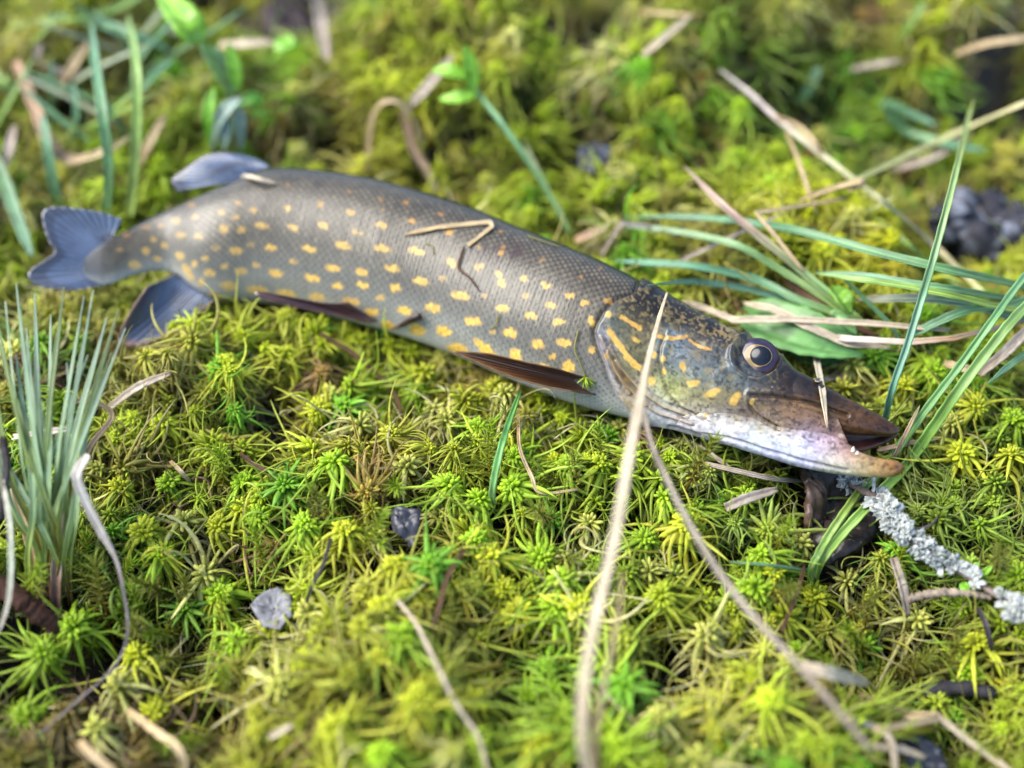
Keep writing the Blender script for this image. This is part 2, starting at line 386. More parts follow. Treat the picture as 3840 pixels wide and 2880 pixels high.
def relief(px, py):
    """heights in metres of gill covers, bones and jaws, from their outlines"""
    h = np.zeros(px.shape)
    hd = head_amount(px, py)
    m = (px > 2000) & (px < 3420)
    h += np.where(m, .0016 * smooth(-5, 6, hd) * (1 - smooth(10, 190, hd)), 0)
    h += np.where(m, -.0011 * np.exp(-((hd + 8) / 9) ** 2), 0)
    d, s, _ = dist_poly(px, py, PREOP); sg = np.where(s < 0, d, -d)
    h += np.where((d < 60) & m, -.0007 * np.exp(-(d / 7) ** 2) + .0006 * np.exp(-((sg - 14) / 14) ** 2), 0)
    for R in RIDGES:
        d, s, _ = dist_poly(px, py, R)
        h += .0007 * np.exp(-(d / 6) ** 2) - .0004 * np.exp(-((d - 11) / 5) ** 2)
    d, s, _ = dist_poly(px, py, MAXL); h += -.0010 * np.exp(-(d / 6) ** 2) + .0006 * np.exp(-((d - 16) / 9) ** 2)
    d, s, _ = dist_poly(px, py, MAXC); h += -.0012 * np.exp(-(d / 7) ** 2)
    d, s, _ = dist_poly(px, py, SUBORB); h += -.0004 * np.exp(-(d / 5) ** 2)
    d, s, _ = dist_poly(px, py, GULAR); h += -.0011 * np.exp(-(d / 6) ** 2)
    d, s, _ = dist_poly(px, py, LATERAL); h += -.0003 * np.exp(-(d / 6) ** 2)
    de = np.hypot((px - 2837) / 88, (py - 1336) / 78)
    h += -.0030 * (1 - smooth(.75, 1.02, de)) + .0013 * np.exp(-((de - 1.12) / .10) ** 2)
    h += .0006 * (vnoise(px / 45, py / 30, 5) - .5) * smooth(0, 40, hd) * m
    return h

def scale_field(U, V):
    """overlapping scales: rise of the visible scale, distance to its free rim, centre of the scale"""
    R = .60
    hgt = np.zeros(U.shape); rim = np.zeros(U.shape); cu = U.copy(); cv = V.copy(); done = np.zeros(U.shape, bool)
    k0 = np.floor(U / .5).astype(int)
    for dk in (1, 0, -1):
        k = k0 + dk; uc = k * .5
        off = .5 * (k % 2)
        vc = np.round(V - off) + off
        d = np.hypot(U - uc, V - vc)
        hit = (d < R) & ~done
        hgt = np.where(hit, (uc + R - U) / (2 * R), hgt)
        rim = np.where(hit, np.clip(d / R, 0, 1) * (U < uc + .05), rim)
        cu = np.where(hit, uc - .22, cu); cv = np.where(hit, vc, cv)
        done |= hit
    return hgt, rim, cu, cv

def loft(st, e, kprof, nf=160, nb=44, nfine=240, scales=False, zc=Z_C, relief_on=True, cap0=True, cap1=True, inner=None):
    stf, C, H, T, Nn = frames(st, zc, nfine)
    M = len(C)
    af = np.linspace(0, math.pi, nf); ab = np.linspace(math.pi, 2 * math.pi, nb + 2)[1:-1]
    A = np.concatenate([af, ab]); NA = len(A)
    hl = np.linalg.norm(H, axis=1)
    s = np.linspace(0, 1, M)
    k = np.interp(s, np.linspace(0, 1, len(kprof)), kprof)
    ca, sa = np.cos(A), np.sin(A)
    sw = np.sign(sa) * np.abs(sa) ** e
    P = C[:, None] + H[:, None] * ca[None, :, None] + Nn[:, None] * (hl * k)[:, None, None] * sw[None, :, None]
    nrm = norm(H[:, None] / hl[:, None, None] * ca[None, :, None] + Nn[:, None] * sw[None, :, None])
    px, py = to_px(P)
    front = np.zeros((M, NA), bool); front[:, :nf] = True
    t = np.broadcast_to(np.where(A <= math.pi, A, 2 * math.pi - A) / math.pi, (M, NA))
    hpx = np.hypot(stf[:, 0] - stf[:, 2], stf[:, 1] - stf[:, 3]) / 2
    cpx = np.stack([(stf[:, 0] + stf[:, 2]) / 2, (stf[:, 1] + stf[:, 3]) / 2], 1)
    ds = np.concatenate([[0], np.hypot(*np.diff(cpx, axis=0).T)])
    U = np.cumsum(ds / np.maximum(28.0 * hpx / 262, 12))
    UU = np.broadcast_to(U[:, None], (M, NA)); VV = np.broadcast_to((A / math.pi * 28)[None], (M, NA))
    hgt, rim, cu, cv = scale_field(UU, VV)
    hd = head_amount(px.ravel(), py.ravel()).reshape(px.shape)
    isb = 1 - smooth(-12, 0, hd) if scales else np.zeros_like(hd)
    jit = vnoise(UU * .7, VV * .7, 11)
    disp = isb * .00030 * (hgt - .5) * (.7 + .6 * jit)
    if relief_on:
        rl = relief(px.ravel(), py.ravel()).reshape(px.shape)
        disp = disp + rl * np.where(front, smooth(0, .12, np.sin(np.clip(A, 0, math.pi)))[None], 0)
    edge = np.sin(np.clip(A, 0, math.pi))[None]
    Q = P + nrm * disp[..., None]
    # colours ------------------------------------------------------------
    tt = [0, .06, .15, .3, .5, .68, .80, .90, 1]
    cc = np.array([(.005, .004, .004), (.007, .006, .006), (.014, .012, .010), (.032, .026, .019), (.080, .072, .052), (.145, .142, .115), (.26, .26, .225), (.40, .395, .35), (.50, .48, .43)])
    tw = t + .05 * (vnoise(UU * .12, VV * .3, 3) - .5)
    rgb = np.stack([np.interp(tw, tt, cc[:, i]) for i in range(3)], -1)
    upper = 1 - smooth(.45, .75, t)
    blob = np.exp(-(((UU - cu) / .24) ** 2 + ((VV - cv) / .36) ** 2))
    pale = np.array([.20, .165, .105]) * (.55 + .9 * vnoise(cu * 2.0 + 31, cv * 2.0, 8))[..., None]
    wgt = (blob * (.12 + .74 * upper * smooth(.08, .22, t)) * isb)[..., None]
    rgb = rgb * (1 - wgt) + pale * wgt
    dark = (smooth(.64, .96, rim) * isb * (.66 - .26 * smooth(.7, .98, t)))[..., None]
    rgb = rgb * (1 - dark)
    # mottling and the bruise on the back
    rgb = rgb * (.82 + .36 * vnoise(UU * .25, VV * .35, 21))[..., None]
    br = np.exp(-(((px - 1890) / 120) ** 2 + ((py - 950) / 34) ** 2)) * .8
    br = br * smooth(.25, .6, vnoise(px / 26, py / 18, 4))
    rgb = rgb * (1 - br[..., None]) + np.array([.045, .016, .016]) * br[..., None]
    # yellow spots, snapped partly to whole scales
    fr = isb * .8
    ix = np.clip(np.interp(cu, U, np.arange(M)), 0, M - 1); ja = np.clip(cv / 28 * (nf - 1), 0, nf - 1)
    i0 = ix.astype(int); j0 = ja.astype(int)
    qx = px[i0, j0]; qy = py[i0, j0]
    use = front & (isb > .5)
    wx = 9 * (vnoise(px / 14, py / 14, 91) - .5); wy = 7 * (vnoise(px / 14, py / 14, 92) - .5)
    sx = np.where(use, .68 * px + .32 * qx, px) + wx; sy = np.where(use, .68 * py + .32 * qy, py) + wy
    sm = spot_mask(sx.ravel(), sy.ravel()).reshape(px.shape)
    back = ~front
    sm = np.where(back, smooth(.66, .74, vnoise(UU * .23, VV * .3, 17)) * smooth(.1, .3, t), sm)
    head_w = smooth(-6, 8, hd)
    hr = head_rgb(px.ravel(), py.ravel()).reshape(px.shape + (3,)) 
    hr = .72 * hr ** 1.22
    # granular speckle of the crown
    gs = vnoise(px / 7.5, py / 7.5, 41) * .6 + vnoise(px / 13, py / 11, 42) * .4
    crown = np.exp(-(dist_poly(px.ravel(), py.ravel(), z3((420, 300), (600, 330), (800, 400), (980, 490)))[0].reshape(px.shape) / 62) ** 2)
    sp = (smooth(.55, .70, gs) * crown * .75)[..., None]
    hr = hr * (1 - .45 * crown[..., None]) * (1 - sp) + np.array([.30, .20, .075]) * sp
    mot = vnoise(px / 16, py / 14, 43) * .5 + vnoise(px / 7, py / 7, 44) * .5
    hr = hr * (.42 + 1.16 * mot)[..., None]
    chk = smooth(-10, 40, hd) * (1 - smooth(1480, 1560, py - .28 * (px - 2500))) * (1 - smooth(2860, 2980, px))
    go = (smooth(.52, .72, vnoise(px / 11, py / 9, 46) * .55 + vnoise(px / 24, py / 18, 47) * .45) * chk * .55)[..., None]
    hr = hr * (1 - go) + np.array([.26, .20, .075]) * go
    dk = (smooth(.60, .76, vnoise(px / 9, py / 8, 48) * .6 + vnoise(px / 20, py / 20, 49) * .4) * smooth(0, 30, hd) * .6 * (1 - smooth(1500, 1580, py - .28 * (px - 2500))))[..., None]
    hr = hr * (1 - dk)
    if not scales: head_w = np.ones_like(hd)
    rgb = rgb * (1 - head_w[..., None]) + hr * head_w[..., None]
    bm = np.zeros(px.shape)
    for B, wd in BARS:
        bm = np.maximum(bm, .9 * (1 - smooth(wd * .6, wd * 1.15, dist_poly((px + wx).ravel(), (py + wy).ravel(), B)[0].reshape(px.shape))))
    sm = np.maximum(sm, np.where(front, bm, 0))
    yel = (np.array([.70, .43, .080]) * smooth(.22, .5, t)[..., None] + np.array([.55, .25, .05]) * (1 - smooth(.22, .5, t))[..., None]) * (.8 + .4 * vnoise(px / 9, py / 9, 12))[..., None]
    yel = yel * (1 - .45 * smooth(.68, .98, rim) * isb)[..., None]
    yel = yel * np.where(t < .33, .80, 1.0)[..., None]
    rgb = rgb * (1 - sm[..., None]) + yel * sm[..., None]
    # pale gill membrane and skin folds
    mem = np.exp(-((hd + 2) / 9) ** 2) * smooth(1230, 1290, py) * front
    rgb = rgb * (1 - .55 * mem[..., None]) + np.array([.46, .42, .44]) * .55 * mem[..., None]
    for R in RIDGES:
        d = dist_poly(px.ravel(), py.ravel(), R)[0].reshape(px.shape)
        gq = (np.exp(-(d / 6) ** 2) * .5)[..., None]; rgb = rgb * (1 - gq) + np.array([.32, .20, .07]) * gq
        gq = (np.exp(-((d - 12) / 5) ** 2) * .35)[..., None]; rgb = rgb * (1 - gq) + np.array([.09, .07, .05]) * gq
    for L_, wd, am in ((MAXL, 5, .7), (MAXC, 5, .4), (GULAR, 5, .45), (SUBORB, 3, .6), (OPERC, 6, .5), (PREOP, 5, .45)):
        d = dist_poly(px.ravel(), py.ravel(), L_)[0].reshape(px.shape)
        gq = (np.exp(-(d / wd) ** 2) * am)[..., None]; rgb = rgb * (1 - gq) + np.array([.035, .022, .016]) * gq
    if scales:
        tl = (1 - smooth(320, 440, px))[..., None] * .6
        rgb = rgb * (1 - tl) + np.array([.06, .075, .10]) * tl
    if inner is not None:
        rgb = inner(rgb, px, py, t, front)
    if scales: rgb = rgb * (.68 + .32 * smooth(.5, .85, t))[..., None]
    rgb = np.clip(rgb, .003, .75)
    V_ = Q.reshape(-1, 3); Cc = rgb.reshape(-1, 3)
    idx = np.arange(M * NA).reshape(M, NA); nx = np.roll(idx, -1, axis=1)
    F = np.stack([idx[:-1].ravel(), nx[:-1].ravel(), nx[1:].ravel(), idx[1:].ravel()], 1)
    faces = F.tolist()
    Vl = [V_]; Cl = [Cc]; n = len(V_)
    for ok, row, rev in ((cap0, 0, False), (cap1, M - 1, True)):
        if not ok: continue
        c = Q[row].mean(0) + (T[row] * (-.2 if row == 0 else .2) * hl[row])
        Vl.append(c[None]); Cl.append(rgb[row].mean(0)[None])
        r = idx[row]
        for j in range(NA):
            a, b = int(r[j]), int(r[(j + 1) % NA])
            faces.append([n, b, a] if not rev else [n, a, b])
        n += 1
    return np.concatenate(Vl), faces, np.concatenate(Cl), (stf, C, H, T, Nn, k)

def merge(parts):
    V, F, C = [], [], []; n = 0
    for v, f, c in parts:
        V.append(v); C.append(c)
        F += [[i + n for i in q] for q in (f if isinstance(f, list) else f.tolist())]; n += len(v)
    return np.concatenate(V), F, np.concatenate(C)

def make_fish():
    root = empty('pike', on_z(1900, 1150, 0))
    tag(root, 'olive pike with yellow spots lying on its side on the moss with open mouth', 'fish')
    kb = [.03, .07, .13, .22, .32, .42, .50, .56, .60, .62, .62, .62, .62, .62, .62, .60, .60, .60, .60, .60, .60, .58, .56, .54, .52, .50, .46, .40, .30, .20, .12, .06, .05]
    b = loft(BODY_ST, .9, kb, nf=190, nb=44, nfine=1000, scales=True)
    ku = [.45, .56, .66, .74, .82, .88, .92, .96, 1.0, 1.0, .95, .8, .6]
    def inn(rgb, px, py, t, front):
        g = (smooth(.90, .97, t) * front)[..., None]
        rgb = rgb * (1 - .35 * g)
        bk = (~front)[..., None]
        return np.where(bk, rgb * .55 + np.array([.05, .025, .02]) * .45, rgb)
    u = loft(UP_ST, .62, ku, nf=90, nb=30, nfine=220, inner=inn)
    kl = [.2, .4, .62, .76, .80, .84, .86, .88, .92, .98, 1.05, 1.1, 1.1, 1.0, .8]
    def inl(rgb, px, py, t, front):
        g = ((1 - smooth(.03, .10, t)) * smooth(3080, 3180, px))[..., None]
        return rgb * (1 - g) + np.array([.20, .095, .03]) * g
    l = loft(LO_ST, .7, kl, nf=80, nb=30, nfine=220, inner=inl)
    V, F, C = merge([b[:3], u[:3], l[:3]])
    body = new_mesh('body', V, F, M_FISH, root, C)
    bv = BVHTree.FromPolygons([Vector(v) for v in V], [tuple(f) for f in F])
    return root, body, bv, b[3], V

FISH, BODY, FISH_BVH, BFR, BODY_V = make_fish()

def on_fish(px, py, off=0.0):
    d = ray(px, py)
    hit = FISH_BVH.ray_cast(Vector(CAM), Vector(d))
    if hit[0] is None: return None
    return np.array(hit[0]) - d * off

def frame_at(px):
    stf, C, H, T, Nn, k = BFR
    cx = (stf[:, 0] + stf[:, 2]) / 2
    i = int(np.argmin(np.abs(cx - px)))
    return C[i], H[i], T[i], Nn[i], k[i]

def fin(name, base, tips, noff, rays, col_a, col_b, thick=.0005, ray_amp=.00022, sag=0.0, nu=60, nv=26, seed=0, edge=None, bars=0.0, tipoff=None):
    """fin membrane between its base line and its outer rim (both in photo pixels), standing on the fish's own mid plane"""
    B = catmull(np.array(base, float), 12); Tp = catmull(np.array(tips, float), 12)
    def resample(P, n):
        L = np.concatenate([[0], np.cumsum(np.linalg.norm(np.diff(P, axis=0), axis=1))]); L /= L[-1]
        return np.stack([np.interp(np.linspace(0, 1, n), L, P[:, i]) for i in range(2)], 1)
    B = resample(B, nu); Tp = resample(Tp, nu)
    c, h, t, nn, k = frame_at(B[:, 0].mean())
    P0 = c + nn * noff
    grid = np.zeros((nu, nv, 3)); col = np.zeros((nu, nv, 3))
    u = np.linspace(0, 1, nu)
    for j, v in enumerate(np.linspace(0, 1, nv)):
        q = B * (1 - v) + Tp * v
        rag = 0
        for i in range(nu):
            P = on_plane(q[i, 0], q[i, 1], P0, N_PL)
            wv = ray_amp * (.4 + 1.2 * float(vnoise(u[i] * rays * .7, seed, 14))) * math.sin(u[i] * rays * 2 * math.pi) * (1 - .3 * v)
            wv += sag * (math.sin(u[i] * 5 + seed) * v * .5 - v * v)
            if tipoff: wv += tipoff * v
            grid[i, j] = P + nn * wv
            m = .5 + .5 * math.sin(u[i] * rays * 2 * math.pi)
            cc = np.array(col_a) * m + np.array(col_b) * (1 - m)
            cc = cc * (.75 + .5 * float(vnoise(u[i] * 7 + seed, v * 3.0, 9)))
            if bars:
                bb = float(smooth(.52, .66, vnoise(u[i] * 3 + seed * 3, v * 4.5 + 2, 19)))
                cc = cc * (1 - bars * bb) + np.array([.02, .016, .014]) * bars * bb
            if edge is not None:
                ww = float(smooth(.86, 1, v)); cc = cc * (1 - ww) + np.array(edge) * ww
            col[i, j] = cc
    V, F, C = sheet(grid, thick, col)
    return new_mesh(name, V, F, M_FIN, FISH, C)

SLATE_A, SLATE_B = (.075, .105, .175), (.04, .058, .10)  # blue of the reflected sky is mixed into the fin colour
fin('tail_fin', [(415, 905), (400, 960), (398, 1010), (412, 1068)],
    [(458, 826), (380, 800), (294, 786), (200, 780), (160, 800), (163, 850), (182, 910), (205, 952), (165, 985), (118, 1017), (106, 1047), (153, 1082), (264, 1094), (345, 1082), (400, 1072)],
    -.0022, 26, SLATE_A, SLATE_B, sag=-.003, nu=130, nv=34, seed=1, bars=.55)
fin('anal_fin', [(660, 1025), (705, 1062), (765, 1104), (826, 1137)], [(590, 1094), (529, 1188), (490, 1262), (486, 1298), (545, 1311), (646, 1270), (735, 1205), (822, 1142)],
    .003, 19, SLATE_A, SLATE_B, sag=-.004, nu=90, nv=30, seed=4, bars=.35, edge=(.20, .11, .08), tipoff=.006)
fin('dorsal_fin', [(868, 684), (920, 662), (985, 636), (1012, 628)], [(664, 712), (641, 670), (694, 629), (752, 588), (811, 568), (882, 571), (964, 588), (1005, 614)],
    -.002, 20, SLATE_A, SLATE_B, sag=.003, nu=80, nv=28, seed=6, bars=.5, edge=(.10, .09, .10))
BRN_A, BRN_B = (.13, .055, .022), (.035, .016, .010)
fin('pelvic_fin', [(1417, 1205), (1405, 1208), (1385, 1211)], [(1330, 1148), (1240, 1150), (1118, 1130), (1000, 1110), (998, 1128), (1118, 1162), (1235, 1186), (1350, 1210)],
    .0120, 9, (.10, .045, .035), (.04, .022, .02), sag=-.002, tipoff=.006, nu=70, nv=24, seed=8)
fin('pectoral_fin', [(2270, 1440), (2285, 1462), (2272, 1486)], [(2117, 1412), (1999, 1388), (1882, 1362), (1765, 1354), (1768, 1362), (1823, 1387), (1940, 1436), (2058, 1472), (2180, 1496)],
    .0060, 14, BRN_A, BRN_B, sag=-.001, tipoff=.016, nu=90, nv=30, seed=3, edge=(.16, .08, .03))

def make_eye():
    c0 = on_fish(2837, 1336)
    c, h, t, nn, k = frame_at(2820)
    nn = norm(nn * .9 + np.array([0, 0, .1]))
    m = pxm(c0)
    R = 79 * m
    EYE_A = math.pi * 1.30
    ax = norm(t - nn * (t @ nn)); ay = np.cross(nn, ax)
    base = on_plane(2840, 1336, c0 + nn * .0006, nn)
    def dome(r_out, bulge, lift, nr, colf, shift=(0, 0), ell=.90):
        V = [base + nn * (lift + bulge)]; C = [colf(0, 0)]; F = []
        ns = 48
        for i in range(1, nr + 1):
            r = i / nr
            for j in range(ns):
                a = 2 * math.pi * j / ns
                V.append(base + ax * (r_out * r * math.cos(a) + shift[0] * m) + ay * (r_out * r * ell * math.sin(a) + shift[1] * m) + nn * (lift + bulge * math.sqrt(max(0, 1 - (r * .96) ** 2))))
                C.append(colf(r, a))
        for j in range(ns): F.append([0, 1 + j, 1 + (j + 1) % ns])
        for i in range(nr - 1):
            for j in range(ns):
                a = 1 + i * ns + j; b = 1 + i * ns + (j + 1) % ns
                F.append([a, a + ns, b + ns, b])
        V[0] = V[0] + ax * shift[0] * m + ay * shift[1] * m
        return np.array(V), F, np.array(C)
    def iris(r, a):
        n = float(vnoise(r * 6, a * 3, 3))
        if r < .60: cc = np.array([.22, .15, .06])
        elif r < .84:
            low = .5 + .5 * math.cos(a - EYE_A)
            cc = np.array([.022, .019, .045]) * (1 - low ** 8) + np.array([.36, .28, .19]) * low ** 8
        else: cc = np.array([.030, .022, .030])
        return cc * (.6 + .8 * n)
    V, F, C = dome(R, .0026, -.0010, 24, iris)
    e = new_mesh('eye', V, F, M_EYE, FISH, C)
    e['label'] = 'glossy dark eye with a thin gold ring'
    V, F, C = dome(R * .54, .0016, .0007, 12, lambda r, a: np.array([.006, .008, .014]) if r < .93 else np.array([.35, .22, .07]), shift=(13, 4), ell=.92)
    p = new_mesh('pupil', V, F, M_EYE, e, C)
make_eye()

def cone(name, p, d, L, r, mat, parent, colr):
    d = norm(d); a = norm(np.cross(d, [.3, .2, .9])); b = np.cross(d, a)
    V = [p + (a * math.cos(x) + b * math.sin(x)) * r for x in np.linspace(0, 2 * math.pi, 6, endpoint=False)]
    V += [p + d * L * .6 + (a * math.cos(x) + b * math.sin(x)) * r * .55 for x in np.linspace(0, 2 * math.pi, 6, endpoint=False)]
    V.append(p + d * L)
    F = [[i, (i + 1) % 6, 6 + (i + 1) % 6, 6 + i] for i in range(6)] + [[6 + i, 6 + (i + 1) % 6, 12] for i in range(6)]
    return new_mesh(name, np.array(V), F, mat, parent, np.tile(np.array(colr), (13, 1)))
for tx, ty, s in ((3198, 1680, .6), (3214, 1690, .35)):
    q = on_fish(tx, ty + 5, .0006)
    if q is None: continue
    cone('tooth', q - UPV * .0008, UPV * 1.0 + RGT * .15, .0034 * s, .0008, M_EYE, FISH, (.72, .68, .60))

def mouth_lining():
    c, h, t, nn, k = frame_at(3100)
    P0 = on_plane(3250, 1640, c, N_PL) - N_PL * .005
    up = [(3080, 1600), (3150, 1600), (3230, 1604), (3310, 1608), (3362, 1612)]
    lo = [(3080, 1690), (3150, 1694), (3230, 1690), (3310, 1662), (3366, 1630)]
    U_ = catmull(np.array(up, float), 8); L_ = catmull(np.array(lo, float), 8)
    g = np.zeros((len(U_), 8, 3)); col = np.zeros((len(U_), 8, 3))
    for i in range(len(U_)):
        for j in range(8):
            v = j / 7; q = U_[i] * (1 - v) + L_[i] * v
            g[i, j] = on_plane(q[0], q[1], P0, N_PL) - N_PL * .003 * math.sin(v * math.pi)
            col[i, j] = np.array([.055, .022, .018]) * (.6 + .8 * float(vnoise(q[0] / 14, q[1] / 9, 6)))
    V, F, C = sheet(g, .0012, col)
    o = new_mesh('mouth_lining', V, F, M_FISH, FISH, C); o['label'] = 'dark maroon inside of the open mouth'
mouth_lining()

# ------------------------------------------------------------------ height of the underside of the fish, so that moss stays beneath it
CELL = .002
UX0, UY0, UN = -.35, -.25, 360
UNDER = np.full((UN, UN), 9.0)
allv = np.concatenate([np.array([o.matrix_world @ v.co if False else (v.co[0], v.co[1], v.co[2]) for v in o.data.vertices]) for o in [BODY] + [c for c in FISH.children if 'fin' in c.name]])
ii = ((allv[:, 0] - UX0) / CELL).astype(int); jj = ((allv[:, 1] - UY0) / CELL).astype(int)
okm = (ii >= 0) & (ii < UN) & (jj >= 0) & (jj < UN)
np.minimum.at(UNDER, (ii[okm], jj[okm]), allv[okm, 2])
def dilate(Hm, n):
    for _ in range(n):
        S = Hm.copy()
        S[1:] = np.minimum(S[1:], Hm[:-1]); S[:-1] = np.minimum(S[:-1], Hm[1:])
        S[:, 1:] = np.minimum(S[:, 1:], Hm[:, :-1]); S[:, :-1] = np.minimum(S[:, :-1], Hm[:, 1:])
        Hm = S
    return Hm
UNDER = dilate(UNDER, 2)
def under_fish(x, y):
    i = np.clip(((x - UX0) / CELL).astype(int), 0, UN - 1); j = np.clip(((y - UY0) / CELL).astype(int), 0, UN - 1)
    return UNDER[i, j]
# ------------------------------------------------------------------ moss
def tube(path, rad, sides=5, flat=.7, rnd=None, lump=.0):
    P = np.asarray(path, float); n = len(P)
    T = norm(np.gradient(P, axis=0))
    a = norm(np.cross(T[0], [.31, .2, .93])); A = []
    for i in range(n):
        a = norm(a - T[i] * (a @ T[i])); A.append(a)
    A = np.array(A); B = np.cross(T, A)
    th = np.linspace(0, 2 * math.pi, sides, endpoint=False)
    r = np.asarray(rad, float)
    if lump and rnd is not None: r = r * (1 + lump * (rnd.random(n) - .5) * 2)
    V = P[:, None] + (A[:, None] * np.cos(th)[None, :, None] + B[:, None] * (flat * np.sin(th))[None, :, None]) * r[:, None, None]
    idx = np.arange(n * sides).reshape(n, sides); nx = np.roll(idx, -1, axis=1)
    F = np.stack([idx[:-1].ravel(), nx[:-1].ravel(), nx[1:].ravel(), idx[1:].ravel()], 1).tolist()
    F.append(list(map(int, idx[-1]))); F.append(list(map(int, idx[0][::-1])))
    return V.reshape(-1, 3), F

def strand(p0, d0, L, seg, droop, curl, R):
    p = np.array(p0, float); d = norm(d0); pts = [p.copy()]
    ax = norm(R.normal(size=3))
    for i in range(seg):
        d = norm(d + np.array([0, 0, -droop]) / seg)
        ang = curl / seg
        d = norm(d * math.cos(ang) + np.cross(ax, d) * math.sin(ang) + ax * (ax @ d) * (1 - math.cos(ang)))
        p = p + d * L / seg; pts.append(p.copy())
    return np.array(pts)

class Acc:
    def __init__(s): s.V, s.F, s.C, s.n = [], [], [], 0
    def add(s, VF, col):
        V, F = VF
        s.V.append(V); s.F += [[i + s.n for i in f] for f in F]; s.n += len(V)
        c = np.asarray(col, float)
        s.C.append(np.broadcast_to(c, (len(V), 3)) if c.ndim == 1 else c)
    def mesh(s, name, mat):
        o = new_mesh(name, np.concatenate(s.V), s.F, mat, None, np.concatenate(s.C))
        COL.objects.unlink(o)
        return o

def rings(c0, c1, n, sides):
    t = np.repeat(np.linspace(0, 1, n), sides)[:, None]
    return np.array(c0) * (1 - t) + np.array(c1) * t

def sphagnum(seed, kind):
    R = np.random.default_rng(seed); A = Acc()
    S = .001
    stem = strand((0, 0, 0), (R.normal() * .2, R.normal() * .2, -1), 20 * S, 8, 0, .5, R)
    A.add(tube(stem, np.full(9, .75 * S), 5, 1.0), rings((.75, .7, .5), (.35, .25, .2), 9, 5))
    if kind == 'head':
        n1, l1 = R.integers(34, 46), (2.2, 3.5); n2 = R.integers(20, 28); n3 = R.integers(24, 32)
    elif kind == 'star':
        n1, l1 = R.integers(20, 28), (1.8, 2.8); n2 = R.integers(18, 24); n3 = R.integers(10, 14)
    elif kind == 'loose':
        n1, l1 = R.integers(14, 22), (2.2, 3.6); n2 = R.integers(12, 16); n3 = R.integers(26, 36)
    else:
        n1, l1 = R.integers(18, 24), (3, 5); n2 = R.integers(12, 16); n3 = R.integers(14, 18)
    ga = 2.39996
    for i in range(n1):                       # short blunt branches of the head
        t = (i + .5) / n1
        el = math.acos(1 - t * 1.05) if t < .95 else math.pi / 2
        d = (math.sin(el) * math.cos(i * ga), math.sin(el) * math.sin(i * ga), math.cos(el))
        L = R.uniform(*l1) * S * (.75 + .4 * t)
        p = strand((d[0] * .6 * S, d[1] * .6 * S, .4 * S), np.array(d) + R.normal(size=3) * .12, L, 4, .25 * t, R.normal() * .4, R)
        r = np.array([.32, .48, .54, .48, .28]) * S * R.uniform(.85, 1.2)
        tip = np.array([1.20, 1.22, 1.2]) * R.uniform(.85, 1.2)
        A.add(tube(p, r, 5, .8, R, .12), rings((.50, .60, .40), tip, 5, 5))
    for i in range(n2):                       # spreading branches
        a = i * 2 * math.pi / n2 + R.normal() * .2
        el = R.uniform(-.3, .5)
        d = np.array([math.cos(a) * math.cos(el), math.sin(a) * math.cos(el), math.sin(el)])
        if kind == 'star':
            L = R.uniform(5, 8) * S; dr, cu = .5, R.normal() * .3
            r = np.array([.42, .68, .74, .62, .42, .10]) * S; fl = .4; sg = 5
        else:
            L = R.uniform(6, 13) * S; dr, cu = R.uniform(1.6, 4.0), R.normal() * 1.3
            r = np.array([.34, .52, .62, .58, .46, .30, .06]) * S * R.uniform(.8, 1.15); fl = .36; sg = 6
        p = strand(d * .8 * S, d, L, sg, dr, cu, R)
        tip = np.array([1.30, 1.30, 2.4]) * R.uniform(.75, 1.2)
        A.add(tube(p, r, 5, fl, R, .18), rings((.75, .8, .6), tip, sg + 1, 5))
    for i in range(n3):                       # hanging, curled branches below the head
        a = i * ga + R.normal() * .3
        z = -R.uniform(.5, 9) * S
        el = R.uniform(-.5, .5)
        d = np.array([math.cos(a) * math.cos(el), math.sin(a) * math.cos(el), math.sin(el)])
        L = R.uniform(9, 22) * S
        sg = 11
        p = strand((d[0] * .5 * S, d[1] * .5 * S, z), d, L, sg, R.uniform(.4, 2.2), R.normal() * 3.2, R)
        t = np.linspace(0, 1, sg + 1)
        r = (.60 * (1 - t) ** .7 + .06) * S * R.uniform(.75, 1.2) * np.minimum(1, .55 + t * 3)
        b = R.uniform(.55, 1.1)
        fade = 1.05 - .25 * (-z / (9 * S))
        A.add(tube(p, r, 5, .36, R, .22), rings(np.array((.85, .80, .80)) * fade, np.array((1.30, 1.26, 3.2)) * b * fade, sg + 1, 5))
    return A.mesh('moss_shoot_' + kind, M_MOSS)

